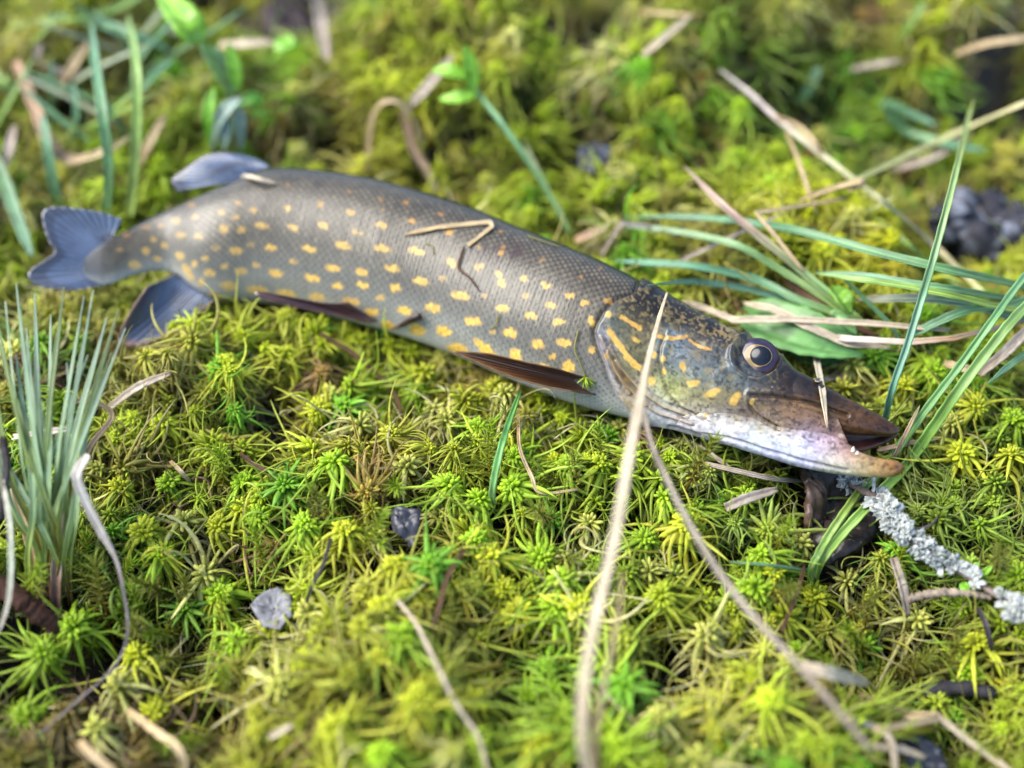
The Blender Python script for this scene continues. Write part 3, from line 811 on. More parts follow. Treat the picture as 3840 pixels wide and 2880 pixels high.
def haircap(seed, tall=1.0):
    R = np.random.default_rng(seed); A = Acc(); S = .001
    H = R.uniform(13, 20) * S * tall
    stem = strand((0, 0, -22 * S), (R.normal() * .25, R.normal() * .25, 1), H + 22 * S, 10, -.2, R.normal() * .5, R)
    A.add(tube(stem, np.linspace(.55, .3, 11) * S, 5, 1.0), rings((.55, .22, .12), (.9, .85, .5), 11, 5))
    n = R.integers(46, 62)
    for i in range(n):
        t = .42 + .58 * (i + .5) / n
        k = t * 10; j = min(int(k), 9); p0 = stem[j] * (1 - (k - j)) + stem[j + 1] * (k - j)
        up = norm(stem[j + 1] - stem[j]); a = i * 2.39996
        s1 = norm(np.cross(up, [.9, .3, .1])); s2 = np.cross(up, s1)
        opn = 1.15 - .75 * max(0, (t - .75) / .25) ** 1.5
        d = up * math.cos(opn) + (s1 * math.cos(a) + s2 * math.sin(a)) * math.sin(opn)
        L = R.uniform(4.0, 6.5) * S
        p = strand(p0, d, L, 4, .15, R.normal() * .25, R)
        g = (t - .42) / .58
        c0 = np.array((.45, .32, .2)) * (1 - g) + np.array((.8, .95, .6)) * g
        c1 = np.array((.5, .35, .3)) * (1 - g) + np.array((1.1, 1.25, .9)) * g
        A.add(tube(p, np.array([.34, .42, .34, .22, .05]) * S, 4, .5), rings(c0, c1, 5, 4))
    return A.mesh('haircap_shoot', M_MOSS)

PROTO = bpy.data.collections.new('moss_sources')
protos = []
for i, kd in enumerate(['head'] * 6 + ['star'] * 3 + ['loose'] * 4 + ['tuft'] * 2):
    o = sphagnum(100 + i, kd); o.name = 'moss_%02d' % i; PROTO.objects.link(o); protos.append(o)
HPROTO = bpy.data.collections.new('haircap_sources')
hprotos = []
for i in range(5):
    o = haircap(300 + i); o.name = 'haircap_%02d' % i; HPROTO.objects.link(o); hprotos.append(o)

def scatter_group(name, coll):
    g = bpy.data.node_groups.new(name, 'GeometryNodeTree')
    g.interface.new_socket('Geometry', in_out='INPUT', socket_type='NodeSocketGeometry')
    g.interface.new_socket('Geometry', in_out='OUTPUT', socket_type='NodeSocketGeometry')
    N = g.nodes; gi = N.new('NodeGroupInput'); go = N.new('NodeGroupOutput')
    ci = N.new('GeometryNodeCollectionInfo'); ci.inputs[0].default_value = coll
    ci.inputs['Separate Children'].default_value = True; ci.inputs['Reset Children'].default_value = True
    ip = N.new('GeometryNodeInstanceOnPoints'); ip.inputs['Pick Instance'].default_value = True
    def na(nm, ty):
        q = N.new('GeometryNodeInputNamedAttribute'); q.data_type = ty; q.inputs[0].default_value = nm
        return next(s for s in q.outputs if s.enabled and s.name == 'Attribute')
    L = g.links
    L.new(gi.outputs[0], ip.inputs['Points']); L.new(ci.outputs[0], ip.inputs['Instance'])
    L.new(na('pidx', 'INT'), ip.inputs['Instance Index'])
    L.new(na('rot', 'FLOAT_VECTOR'), ip.inputs['Rotation']); L.new(na('scl', 'FLOAT'), ip.inputs['Scale'])
    L.new(ip.outputs[0], go.inputs[0])
    return g

def scatter(name, pts, pidx, rot, scl, col, group, label, cat):
    me = bpy.data.meshes.new(name)
    me.from_pydata(pts.tolist(), [], [])
    def at(nm, ty, key, arr):
        a = me.attributes.new(nm, ty, 'POINT'); a.data.foreach_set(key, np.asarray(arr).ravel())
    at('pidx', 'INT', 'value', pidx.astype(np.int32)); at('rot', 'FLOAT_VECTOR', 'vector', rot.astype(np.float32))
    at('scl', 'FLOAT', 'value', scl.astype(np.float32)); at('mcol', 'FLOAT_VECTOR', 'vector', col.astype(np.float32))
    o = bpy.data.objects.new(name, me); COL.objects.link(o)
    md = o.modifiers.new('scatter', 'NODES'); md.node_group = group
    tag(o, label, cat, kind='stuff')
    return o

YEL = np.array([.52, .54, .030]); LIM = np.array([.34, .49, .024]); OLV = np.array([.41, .37, .055]); GRN = np.array([.18, .37, .020]); BRO = np.array([.30, .19, .05]); PAL = np.array([.60, .58, .13])
def moss_colour(x, y, R):
    n = len(x)
    a = vnoise(x * 13 + 5, y * 13 + 2, 31)[:, None]; b = vnoise(x * 22 + 8, y * 22 + 1, 32)[:, None]; c = vnoise(x * 17, y * 17, 33)[:, None]
    col = YEL * a + LIM * (1 - a)
    col = col * (1 - .85 * smooth(.60, .80, b)) + OLV * .85 * smooth(.60, .80, b)
    col = col * (1 - .85 * smooth(.62, .82, c)) + GRN * .85 * smooth(.62, .82, c)
    r = R.random((n, 1))
    col = np.where(r < .10, OLV, col); col = np.where((r > .10) & (r < .17), GRN * 1.2, col)
    col = np.where((r > .17) & (r < .26), PAL, col); col = np.where((r > .26) & (r < .29), BRO, col)
    for zx, zy, zr, zc, zs in ZONES:
        wz = zs * np.exp(-((x - zx) ** 2 + (y - zy) ** 2) / (2 * zr * zr))[:, None]
        col = col * (1 - wz) + zc * wz
    return col * (.78 + .55 * R.random((n, 1)))
ZONES = [(150, 2500, .034, BRO * .5, .95), (420, 2800, .026, BRO * .5, .9), (760, 2700, .016, BRO * .7, .6), (1430, 1830, .014, np.array([.42, .22, .05]), .75), (1750, 1400, .012, np.array([.40, .25, .06]), .6),
         (2050, 2480, .020, GRN * 1.15, .8), (3650, 1650, .030, GRN * .8, .7), (3650, 2050, .022, GRN * .8, .7), (480, 2150, .020, GRN * .75, .7), (3180, 1000, .022, np.array([.62, .55, .02]), .85), (3000, 850, .018, np.array([.55, .55, .02]), .7),
         (2300, 2030, .016, GRN * .9, .7), (2700, 1950, .022, GRN * .9, .65), (1550, 480, .04, YEL, .6), (3500, 2700, .02, GRN * .8, .6), (2700, 2450, .022, YEL * 1.05, .8), (1500, 2480, .03, YEL, .6)]
ZONES = [(*on_z(a, b, 0)[:2], r, c_, s_) for a, b, r, c_, s_ in ZONES]

# single moss heads that stand out in the photograph, placed where it shows them
def zz(ox, oy, s, *p): return [(ox + a * s, oy + b * s) for a, b in p]
HEADS = (zz(1000, 1400, .5877, (490,215),(430,570),(500,1010),(1100,910),(1160,715),(1360,810),(1570,730),(1590,530),(1820,930),(1070,230),(1350,350),(1520,130),(900,590),(830,1230),(1050,1220),(1330,1080),(740,1510),(270,1530),(1750,1180),(120,710),(950,130),(1150,300),(1930,590),(2060,960),(1420,1170),(1900,1330),(1990,1500),(1640,1540),(330,240),(600,330))
 + zz(0, 1400, .5877, (1170,950),(1390,980),(920,1010),(1550,870),(1650,920),(1560,700),(1030,1140),(1310,1280),(1400,1420),(810,1380),(1080,700),(770,740),(1950,960))
 + zz(3000, 900, .5426, (930,910),(1220,1150),(1050,1270),(1480,1240),(1460,1490),(520,790),(360,860),(730,1010),(1120,1470))
 + zz(2540, 1650, .5877, (870,1010),(500,950),(180,1240),(1540,1150),(1860,1490),(610,850),(790,660),(1080,900),(1900,1300),(60,540),(530,740))
 + zz(1000, 2100, .678, (650,290),(840,770),(1150,770),(380,930),(640,1080),(1520,1020),(1980,700),(2170,870),(2120,60),(740,420),(70,700),(1640,110),(1600,270),(1400,300),(1740,310),(1310,160))
 + zz(0, 2000, .5425, (510,640),(990,930),(820,1060),(1120,140),(660,1350),(170,1270),(1060,1250),(1520,420),(940,840),(310,830),(1640,750))
 + zz(2600, 250, .5606, (320,260),(300,600),(560,780),(860,1230),(1080,1000)))
R_ = np.random.default_rng(55)
LAND = [('beside the grass tuft', 250, 2150), ('by the grey dead leaf', 1015, 2230), ('by the charred leaf scrap', 1525, 1990), ('below the pectoral fin', 2000, 1520), ('below the anal fin', 560, 1400),
        ('beside the bark piece', 3080, 1950), ('beside the lichen twig', 3600, 2130), ('right of the snout', 3450, 1500), ('under the tall dry blade', 2250, 2300), ('by the white straw chip', 3130, 2530), ('among the sedge blades', 3200, 950),
        ('by the upright green blade', 1880, 1740), ('near the small bent straw', 2030, 1830), ('beside the whitish straw', 1640, 2520), ('by the dark cone scrap', 3600, 2590), ('beside the dark root', 110, 2330),
        ('below the throat', 2600, 1750), ('by the folded straw', 600, 2740), ('below the pelvic fin', 1250, 1300), ('by the bleached curling blade', 450, 2250), ('beside the slanting grey stem', 2700, 2200), ('by the feathery brown stem', 1680, 2190), ('by the wiry dark stem', 1190, 2120), ('below the belly', 1600, 1480), ('left of the long sedge blades', 3750, 1650)]
HEAD_XY = []
def spot_words(px, py):
    o = sorted(LAND, key=lambda q: math.hypot(q[1] - px, (q[2] - py) * 1.2))
    return o[0][0] + ' towards the ' + o[1][0].split('the ', 1)[-1].replace('right of ', '')
KINDS_ = [('yellow blunt-branched sphagnum head', YEL * 1.05, 'yellow sphagnum heads standing out of the carpet'),
          ('lime green curly sphagnum head', LIM * 1.1, 'lime green sphagnum heads standing out of the carpet'),
          ('pale drooping sphagnum head', PAL, 'pale sphagnum heads standing out of the carpet'),
          ('green star-shaped moss head', GRN * 1.2, 'green star-shaped moss heads')]
for i, (px, py) in enumerate(HEADS):
    if on_fish(px, py) is not None: continue
    P = G(px, py, .004)
    where = spot_words(px, py)
    kd = [0, 0, 0, 0, 1, 1, 1, 1, 2, 2, 2, 3][R_.integers(0, 12)]
    src = protos[R_.integers(6, 9)] if kd == 3 else (protos[R_.integers(0, 6)] if kd != 2 else protos[R_.integers(9, 13)])
    o = src.copy(); o.name = 'sphagnum_moss_head'; COL.objects.link(o)
    uf = float(under_fish(P[0:1], P[1:2])[0])
    P[2] = min(P[2], uf - .004)
    o.location = Vector(P); s = R_.uniform(1.3, 1.75); o.scale = (s, s, s)
    o.rotation_euler = (R_.normal() * .22 + .15, R_.normal() * .22, R_.uniform(0, 6.28))
    lb, cl, gp = KINDS_[kd]
    cc = cl * R_.uniform(.8, 1.15); o['mcol'] = [float(v) for v in cc]
    tag(o, lb + ' ' + where, 'moss', gp)
    HEAD_XY.append(P[:2])
HEAD_XY = np.array(HEAD_XY)

BARE = [(1130, 110, .020), (2240, 560, .020), (3660, 830, .024), (130, 2330, .016), (3080, 1930, .024), (3120, 2030, .018), (1015, 2235, .013), (1525, 1990, .010),
        (3600, 2560, .012), (60, 2480, .012), (330, 2440, .009), (560, 2560, .008), (2150, 2080, .007), (1330, 2130, .007), (3450, 2800, .016), (3180, 1180, .008), (230, 2500, .012), (2200, 560, .012), (700, 2790, .015), (3100, 2500, .010)]
BARE = [(*G(a, b)[:2], r) for a, b, r in BARE]

def carpet():
    R = np.random.default_rng(77)
    pts, pid, rot, scl, col = [], [], [], [], []
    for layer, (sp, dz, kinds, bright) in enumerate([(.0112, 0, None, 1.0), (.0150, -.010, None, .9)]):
        xs = np.arange(-.75, .75, sp); ys = np.arange(-.32, .95, sp)
        X, Y = np.meshgrid(xs, ys); X = X.ravel() + R.uniform(-.5, .5, X.size) * sp; Y = Y.ravel() + R.uniform(-.5, .5, Y.size) * sp
        far = smooth(.15, .35, Y) + smooth(.30, .45, np.abs(X))
        keep = R.random(X.size) > .35 * np.clip(far, 0, 1)
        X, Y = X[keep], Y[keep]
        gap = vnoise(X * 32 + 2, Y * 32 + 7, 61)
        keep = gap > (.27 if layer == 0 else .20) + .06 * np.clip(smooth(.10, .3, Y), 0, 1)
        for bx, by, r in BARE: keep &= np.hypot(X - bx, Y - by) > r * R.uniform(.75, 1.1, X.size)
        if layer == 0:
            dm = np.min(np.hypot(X[:, None] - HEAD_XY[None, :, 0], Y[:, None] - HEAD_XY[None, :, 1]), axis=1)
            keep &= dm > .0085
        X, Y = X[keep], Y[keep]
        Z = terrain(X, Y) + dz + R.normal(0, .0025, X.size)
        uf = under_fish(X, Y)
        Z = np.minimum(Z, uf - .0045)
        n = X.size
        kr = R.random(n)
        p = np.where(kr < .42, R.integers(0, 6, n), np.where(kr < .445, R.integers(6, 9, n), np.where(kr < .90, R.integers(9, 13, n), R.integers(13, 15, n))))
        e = 1e-3
        gx = (terrain(X + e, Y) - terrain(X - e, Y)) / (2 * e); gy = (terrain(X, Y + e) - terrain(X, Y - e)) / (2 * e)
        r3 = np.stack([gy * .6 + R.normal(0, .38, n), -gx * .6 + R.normal(0, .38, n), R.uniform(0, 6.28, n)], 1)
        pts.append(np.stack([X, Y, Z], 1)); pid.append(p); rot.append(r3)
        scl.append(R.uniform(.75, 1.65, n)); mc = moss_colour(X, Y, R); col.append(mc if layer == 0 else mc * .45 + BRO * .35)  # lower layer browner as old moss, and darkened to paint shade in the gaps
    c = np.concatenate
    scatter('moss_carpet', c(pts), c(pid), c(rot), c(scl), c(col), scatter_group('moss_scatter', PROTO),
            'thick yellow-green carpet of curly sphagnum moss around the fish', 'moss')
carpet()

HAIR = (zz(1000, 1400, .5877, (1955,200),(1690,370),(1705,540),(2090,520),(2010,640),(1860,800),(1560,500),(2120,890),(340,890),(610,1060),(830,550),(1960,1000),(2000,900),(1640,330))
 + zz(0, 1400, .5877, (600,1270),(540,1110),(490,1340),(580,1580),(1030,1550),(1370,1520),(1750,1250),(1300,720),(2050,880),(660,1290),(200,1330),(960,1560),(1130,1270))
 + zz(0, 2000, .5425, (1360,770),(1290,840),(1390,1320),(1440,1040),(1160,540),(720,620),(930,560))
 + zz(2540, 1650, .5877, (700,960),(1080,1010),(1300,1040),(930,1110),(1100,1290),(1480,1450),(1710,1560),(600,480),(110,350),(1380,880),(2080,730),(240,620),(1000,1180),(1230,1310)))
for i, (px, py) in enumerate(HAIR):
    if on_fish(px, py) is not None: continue
    P = G(px, py, .010); P[2] -= .005
    where = spot_words(px, py)
    o = hprotos[i % 5].copy(); o.name = 'haircap_moss_shoot'; COL.objects.link(o)
    P[2] = min(P[2], float(under_fish(P[0:1], P[1:2])[0]) - .012)
    o.location = Vector(P); s = R_.uniform(.85, 1.2); o.scale = (s, s, s)
    o.rotation_euler = (R_.normal() * .35, R_.normal() * .35, R_.uniform(0, 6.28))
    g = R_.random()
    o['mcol'] = [float(v) for v in (np.array([.34, .42, .04]) if g < .7 else np.array([.26, .26, .05])) * R_.uniform(.8, 1.25)]
    tag(o, 'spiky haircap moss shoot ' + where, 'moss', 'haircap moss shoots among the sphagnum')

def hair_carpet():
    R = np.random.default_rng(91); n = 2600
    X = R.uniform(-.6, .6, n); Y = R.uniform(-.25, .6, n)
    k = vnoise(X * 20 + 4, Y * 20, 71) > .55
    k &= R.random(n) < .6
    X, Y = X[k], Y[k]; n = X.size
    Z = np.minimum(terrain(X, Y) - .011 + R.normal(0, .003, n), under_fish(X, Y) - .024)
    scatter('haircap_moss_patches', np.stack([X, Y, Z], 1), R.integers(0, 5, n), np.stack([R.normal(0, .5, n), R.normal(0, .5, n), R.uniform(0, 6.28, n)], 1),
            R.uniform(.6, 1.0, n), np.array([.27, .33, .04]) * R.uniform(.6, 1.2, (n, 1)), scatter_group('haircap_scatter', HPROTO),
            'sparse patches of low spiky haircap moss between the sphagnum', 'moss')
hair_carpet()

# ------------------------------------------------------------------ blades, straws, leaves, debris
C_TEAL = [(.12, .24, .08), (.15, .30, .13), (.18, .34, .20)]; C_LIME = [(.26, .34, .05), (.26, .40, .08), (.28, .42, .13)]
C_STRAW = [(.36, .25, .12), (.48, .36, .20), (.40, .29, .15)]; C_PALE = [(.40, .32, .21), (.47, .39, .28), (.41, .33, .22)]; C_GREY = [(.25, .20, .15), (.35, .29, .23), (.28, .22, .16)]
C_BROWN = [(.07, .032, .014), (.10, .05, .022), (.06, .03, .014)]; C_PINK = [(.36, .22, .13), (.40, .27, .17), (.30, .28, .12)]; C_DARK = [(.03, .024, .022), (.06, .05, .05), (.03, .025, .025)]
C_YG = [(.40, .42, .10), (.46, .44, .20), (.50, .42, .25)]

def place(pts):
    out = []
    for p in pts:
        px, py, off = p[:3]
        if len(p) > 3 and p[3] == 'z': out.append(on_z(px, py, off)); continue
        f = None if len(p) > 3 else on_fish(px, py, off)
        out.append(f if f is not None else G(px, py, off))
    return np.array(out)

def ribbon(name, W, width, cols, mat, parent=None, seg=9, sharp=False, fold=.25, thick=.0004, taper=(.5, .0), roll=0.0, tw=0.0, seed=0, belly=None):
    P = catmull(W, seg, sharp)
    n = len(P); s = np.linspace(0, 1, n)
    T = norm(np.gradient(P, axis=0))
    view = norm(np.array([.0, -.35, 1.0]))
    nx = 7
    prof = np.interp(s, [0, .12, .5, .85, 1] if belly is None else belly[0], [taper[0], .9, 1, .8, taper[1]] if belly is None else belly[1])
    R = np.random.default_rng(seed + 5)
    grid = np.zeros((n, nx, 3)); col = np.zeros((n, nx, 3)); cols = np.array(cols)
    streak = .75 + .5 * R.random(nx)
    for i in range(n):
        side = norm(np.cross(T[i], view)); up = np.cross(side, T[i])
        a = roll + tw * s[i]
        sd_ = side * math.cos(a) + up * math.sin(a); up_ = up * math.cos(a) - side * math.sin(a)
        wd = width * max(prof[i], .06) * (1 + .06 * math.sin(i * 1.7 + seed))
        for j in range(nx):
            x = j / (nx - 1) * 2 - 1
            grid[i, j] = P[i] + sd_ * x * wd / 2 + up_ * (abs(x) - .5) * fold * wd
            c = np.array([np.interp(s[i], np.linspace(0, 1, len(cols)), cols[:, q]) for q in range(3)])
            rib = 1.25 if j in (3,) else (.85 if j in (2, 4) else 1.0)
            col[i, j] = c * streak[j] * rib * (.62 + .76 * vnoise(s[i] * 22 + seed, j * .9, 51))
    V, F, C = sheet(grid, thick, np.clip(col, .004, .8))
    return new_mesh(name, V, F, mat, parent, C)

def blade(name, label, cat, pts, wpx, cols, mat=None, group=None, parent=None, **kw):
    W = place(pts)
    wd = wpx * float(np.mean([pxm(p) for p in W]))
    kw.setdefault('seed', abs(hash((round(pts[0][0]), round(pts[0][1])))) % 97)
    o = ribbon(name, W, wd, cols, mat or M_STRAW, parent, **kw)
    if parent is None: tag(o, label, cat, group)
    return o
# tall dry stems in front of the fish
blade('dry_grass_stem', 'tall pale dry grass blade rising in front and resting its tip on the gill cover', 'dry grass',
      [(2290, 3150, -.005, 'z'), (2200, 2860, .035, 'z'), (2185, 2640, .050, 'z'), (2225, 2360, .062, 'z'), (2300, 2040, .068, 'z'), (2345, 1800, .070, 'z'), (2385, 1580, .069, 'z'), (2425, 1380, .064, 'z'), (2470, 1200, .054, 'z'), (2502, 1097, .046, 'z')],
      46, C_PALE, belly=([0, .2, .35, .55, .66, .75, .9, 1], [.8, .95, .8, .9, .95, .55, .42, .2]), fold=.12, taper=(.8, .2), roll=.5)
blade('dry_grass_stem', 'thin dry stem running beside the tall pale blade in front', 'dry grass',
      [(2270, 3120, -.005, 'z'), (2232, 2830, .03, 'z'), (2260, 2600, .045, 'z'), (2310, 2350, .052, 'z'), (2335, 2150, .055, 'z')], 18, C_STRAW, taper=(.8, .4))
blade('dry_grass_stem', 'long thin grey-brown stem slanting from the gill cover down across the moss', 'dry grass',
      [(2412, 1540, .054, 'z'), (2440, 1660, .052, 'z'), (2500, 1800, .050, 'z'), (2580, 1960, .049, 'z'), (2690, 2140, .047, 'z'), (2830, 2320, .044, 'z'), (2980, 2480, .042, 'z'), (3110, 2630, .038, 'z'), (3270, 2820, .03, 'z')],
      24, C_GREY, taper=(.6, .9), belly=([0, .3, 1], [.7, 1, .9]), fold=.35)

# sedge tuft whose blades reach in from the right
SE = empty('sedge_tuft', on_z(4150, 1150, 0)); tag(SE, 'fan of long blue-green sedge blades reaching over the moss behind the head', 'sedge')
def sb(pts, w_, cols=C_TEAL, **k): return blade('blade', None, None, pts, w_, cols, M_GREEN, parent=SE, **k)
base = (4150, 1150, .01)
sb([base, (3840, 1075, .030), (3600, 1022, .034), (3300, 950, .034), (3000, 868, .030), (2800, 835, .024), (2600, 815, .016), (2330, 812, .010)], 36)
sb([base, (3840, 1128, .026), (3600, 1090, .030), (3440, 1066, .030), (3250, 1034, .026), (3060, 1020, .020)], 30)
sb([base, (3840, 1165, .028), (3600, 1115, .032), (3400, 1075, .032), (3200, 1045, .030), (3050, 1024, .024)], 26, C_LIME)
sb([base, (3840, 1190, .024), (3640, 1140, .026), (3480, 1120, .024), (3300, 1122, .016), (3190, 1126, .008)], 40, [(.16, .30, .18), (.22, .34, .22), (.40, .32, .22)])
sb([base, (3960, 1260, .03), (3840, 1330, .020), (3700, 1440, .02)], 26, C_TEAL)
sb([(4080, 760, .05), (3840, 1040, .046), (3730, 1190, .044), (3600, 1370, .036), (3470, 1540, .020), (3330, 1730, .002, 'g'), (3200, 1880, .010), (3090, 2050, .014), (3040, 2130, .012), (3028, 2230, -.006)], 30, [(.16, .33, .14), (.18, .36, .11), (.26, .38, .07)], fold=.3)
sb([(4100, 880, .05), (3840, 1155, .046), (3740, 1270, .042), (3600, 1455, .036), (3500, 1600, .018), (3400, 1742, .002, 'g'), (3270, 1880, .010), (3150, 2010, .014), (3080, 2110, .012), (3058, 2220, -.006)], 40, [(.24, .38, .12), (.22, .40, .08), (.28, .42, .07)], fold=.3)
sb([(3250, 1800, .010), (3180, 1900, .014), (3100, 2020, .014), (3052, 2120, .012), (3048, 2220, -.006)], 30, C_LIME)
sb([(4080, 960, .04), (3840, 1130, .03), (3640, 1160, .026), (3500, 1215, .02), (3400, 1270, .012)], 36, C_TEAL)
blade('sedge', 'stiff upright blue-green sedge blade standing beside the snout', 'sedge',
      [(3316, 1580, .004, 'g'), (3345, 1460, .020), (3400, 1300, .034), (3455, 1120, .046), (3510, 930, .056), (3570, 700, .066), (3625, 470, .074), (3652, 372, .078)], 27, [(.10, .22, .13), (.15, .32, .20), (.26, .40, .14), (.36, .40, .12)], M_GREEN, taper=(.9, .05), fold=.35)
# second bundle of blades that ends near the head
S2 = empty('sedge_tuft', G(3240, 1230)); tag(S2, 'small bundle of sedge blades fanning up left from beside the broad leaf', 'sedge')
def s2(pts, w_, cols=C_TEAL, **k): return blade('blade', None, None, pts, w_, cols, M_GREEN, parent=S2, **k)
s2([(3260, 1240, .004), (3190, 1172, .012), (3015, 1024, .022), (2824, 867, .028), (2700, 760, .030), (2565, 622, .030)], 34, [(.26, .36, .06), (.22, .36, .12), (.46, .32, .24), (.50, .36, .28)])
s2([(3240, 1235, .004), (3140, 1150, .012), (2936, 1018, .020), (2768, 923, .022), (2600, 880, .018), (2430, 855, .012), (2330, 848, .008)], 32, [(.24, .34, .07), (.20, .34, .14), (.30, .40, .24)])
s2([(3230, 1245, .003), (3127, 1175, .010), (2992, 1124, .014), (2824, 1046, .016), (2600, 998, .014), (2420, 985, .010), (2300, 978, .006)], 34, [(.24, .34, .07), (.12, .27, .14), (.14, .32, .20)])
s2([(3220, 1250, .003), (3100, 1165, .008), (2959, 1130, .010), (2796, 1082, .012), (2600, 1058, .010), (2430, 1068, .008)], 30, [(.14, .26, .09), (.12, .26, .16), (.14, .32, .22)])
s2([(3220, 1235, .004), (3120, 1130, .012), (2990, 1010, .020), (2790, 850, .024), (2680, 740, .024)], 22, [(.26, .36, .08), (.22, .34, .10), (.44, .34, .22)])

# dry stems of the upper right
blade('dry_grass_stem', 'long jointed straw stem slanting up over the yellow moss mound', 'dry grass',
      [(3720, 1130, .004), (3665, 1080, .010), (3497, 917, .016), (3329, 771, .018), (3217, 687, .018), (3088, 586, .016), (2914, 446, .014), (2813, 351, .012), (2701, 261, .008)], 25, [(.28, .36, .10), (.46, .38, .22), (.30, .32, .14), (.50, .42, .34), (.46, .40, .36)], taper=(.9, .3))
blade('dry_grass_stem', 'yellowish straight stem leaning out to the edge from the bent straw', 'dry grass',
      [(3190, 690, .020), (3217, 672, .026), (3525, 525, .040), (3840, 388, .055), (4020, 305, .06)], 23, C_YG, taper=(.8, .7))
blade('dry_grass_stem', 'folded tan straw crook lying across the jointed stem', 'dry grass',
      [(2996, 752, .014), (3120, 706, .024), (3232, 676, .030), (3238, 692, .028), (3180, 720, .022)], 22, C_STRAW, sharp=True, taper=(.3, .5))
blade('dry_grass_stem', 'thin branch of straw hanging below the jointed stem', 'dry grass',
      [(2948, 491, .014), (2992, 598, .014), (3026, 699, .014), (3065, 805, .010)], 16, C_STRAW)
blade('dry_grass_stem', 'second curved straw arching beside the jointed stem', 'dry grass',
      [(2910, 436, .016), (2992, 474, .020), (3045, 525, .020), (3090, 585, .016)], 22, C_STRAW, taper=(.7, .7))
blade('dry_grass_stem', 'sharply bent pale straw with its corner pointing left over the sedge blades', 'dry grass',
      [(3177, 743, .020), (2836, 798, .026), (3015, 1018, .026)], 17, C_STRAW, sharp=True, taper=(.6, .6))
blade('dry_grass_stem', 'grey withered straw lying under the bent pale straw', 'dry grass',
      [(2540, 985, .008), (2600, 956, .010), (2780, 870, .012), (2964, 788, .012)], 18, C_GREY)
blade('dry_grass_stem', 'bent grey straw angled over the back of the head', 'dry grass',
      [(2250, 960, .006), (2330, 838, .016), (2420, 845, .014), (2520, 870, .010)], 22, C_GREY, sharp=True, taper=(.7, .4))
blade('dry_grass_stem', 'flat pale straw stretched over the broad leaf behind the eye', 'dry grass',
      [(2560, 1128, .012), (2650, 1160, .014), (2752, 1201, .018), (2950, 1197, .020), (3250, 1212, .020), (3560, 1238, .018)], 30, C_PALE, sharp=True, taper=(.3, .5))
blade('dry_grass_stem', 'broad cream straw crossing the leaf and ending in a point', 'dry grass',
      [(2790, 1136, .014), (2900, 1160, .018), (3020, 1220, .020), (3176, 1288, .018), (3340, 1304, .012)], 34, C_PALE, sharp=True, taper=(.3, .3))
blade('dry_grass_stem', 'tan straw bent over the snout, its tip hanging on the upper jaw', 'dry grass',
      [(3103, 1610, .0015), (3085, 1470, .004), (3060, 1340, .008), (3046, 1255, .014), (3180, 1272, .020), (3400, 1284, .022), (3570, 1270, .022), (3840, 1205, .022), (4000, 1160, .02)], 26, [(.50, .40, .26), (.60, .52, .38), (.62, .54, .46), (.36, .22, .12), (.62, .55, .46)], sharp=True, taper=(.15, .8))
blade('dry_grass_stem', 'grey-brown dead stalk lying to the right of the long sedge blades', 'dry grass',
      [(3670, 1402, .008), (3760, 1330, .018), (3840, 1250, .024), (3960, 1130, .03)], 40, C_GREY, taper=(.8, .9))
blade('dry_grass_stem', 'short tan stub beside the grey-brown dead stalk', 'dry grass',
      [(3540, 1362, .008), (3610, 1380, .010), (3680, 1395, .008)], 36, C_STRAW, taper=(.6, .8))
blade('dry_grass_stem', 'small grey straw fragment lying above the snout', 'dry grass', [(3060, 1428, .004), (3120, 1420, .006), (3180, 1412, .006)], 24, C_GREY, taper=(.8, .8))
blade('dry_grass_stem', 'thin pinkish straw standing between the blades at the jaw tip', 'dry grass', [(3350, 1720, .004, 'g'), (3400, 1620, .012), (3450, 1520, .020)], 14, C_PINK, taper=(.9, .1))
blade('dry_grass_stem', 'brown straw lying in the moss right of the snout', 'dry grass', [(3290, 1690, .003, 'g'), (3400, 1665, .004), (3540, 1640, .004)], 18, C_PINK)
blade('dry_grass_stem', 'dark brown withered stem running under the sedge bundle', 'dry grass', [(2945, 1055, .010), (3040, 1120, .012), (3180, 1210, .010), (3320, 1275, .006)], 28, C_BROWN)

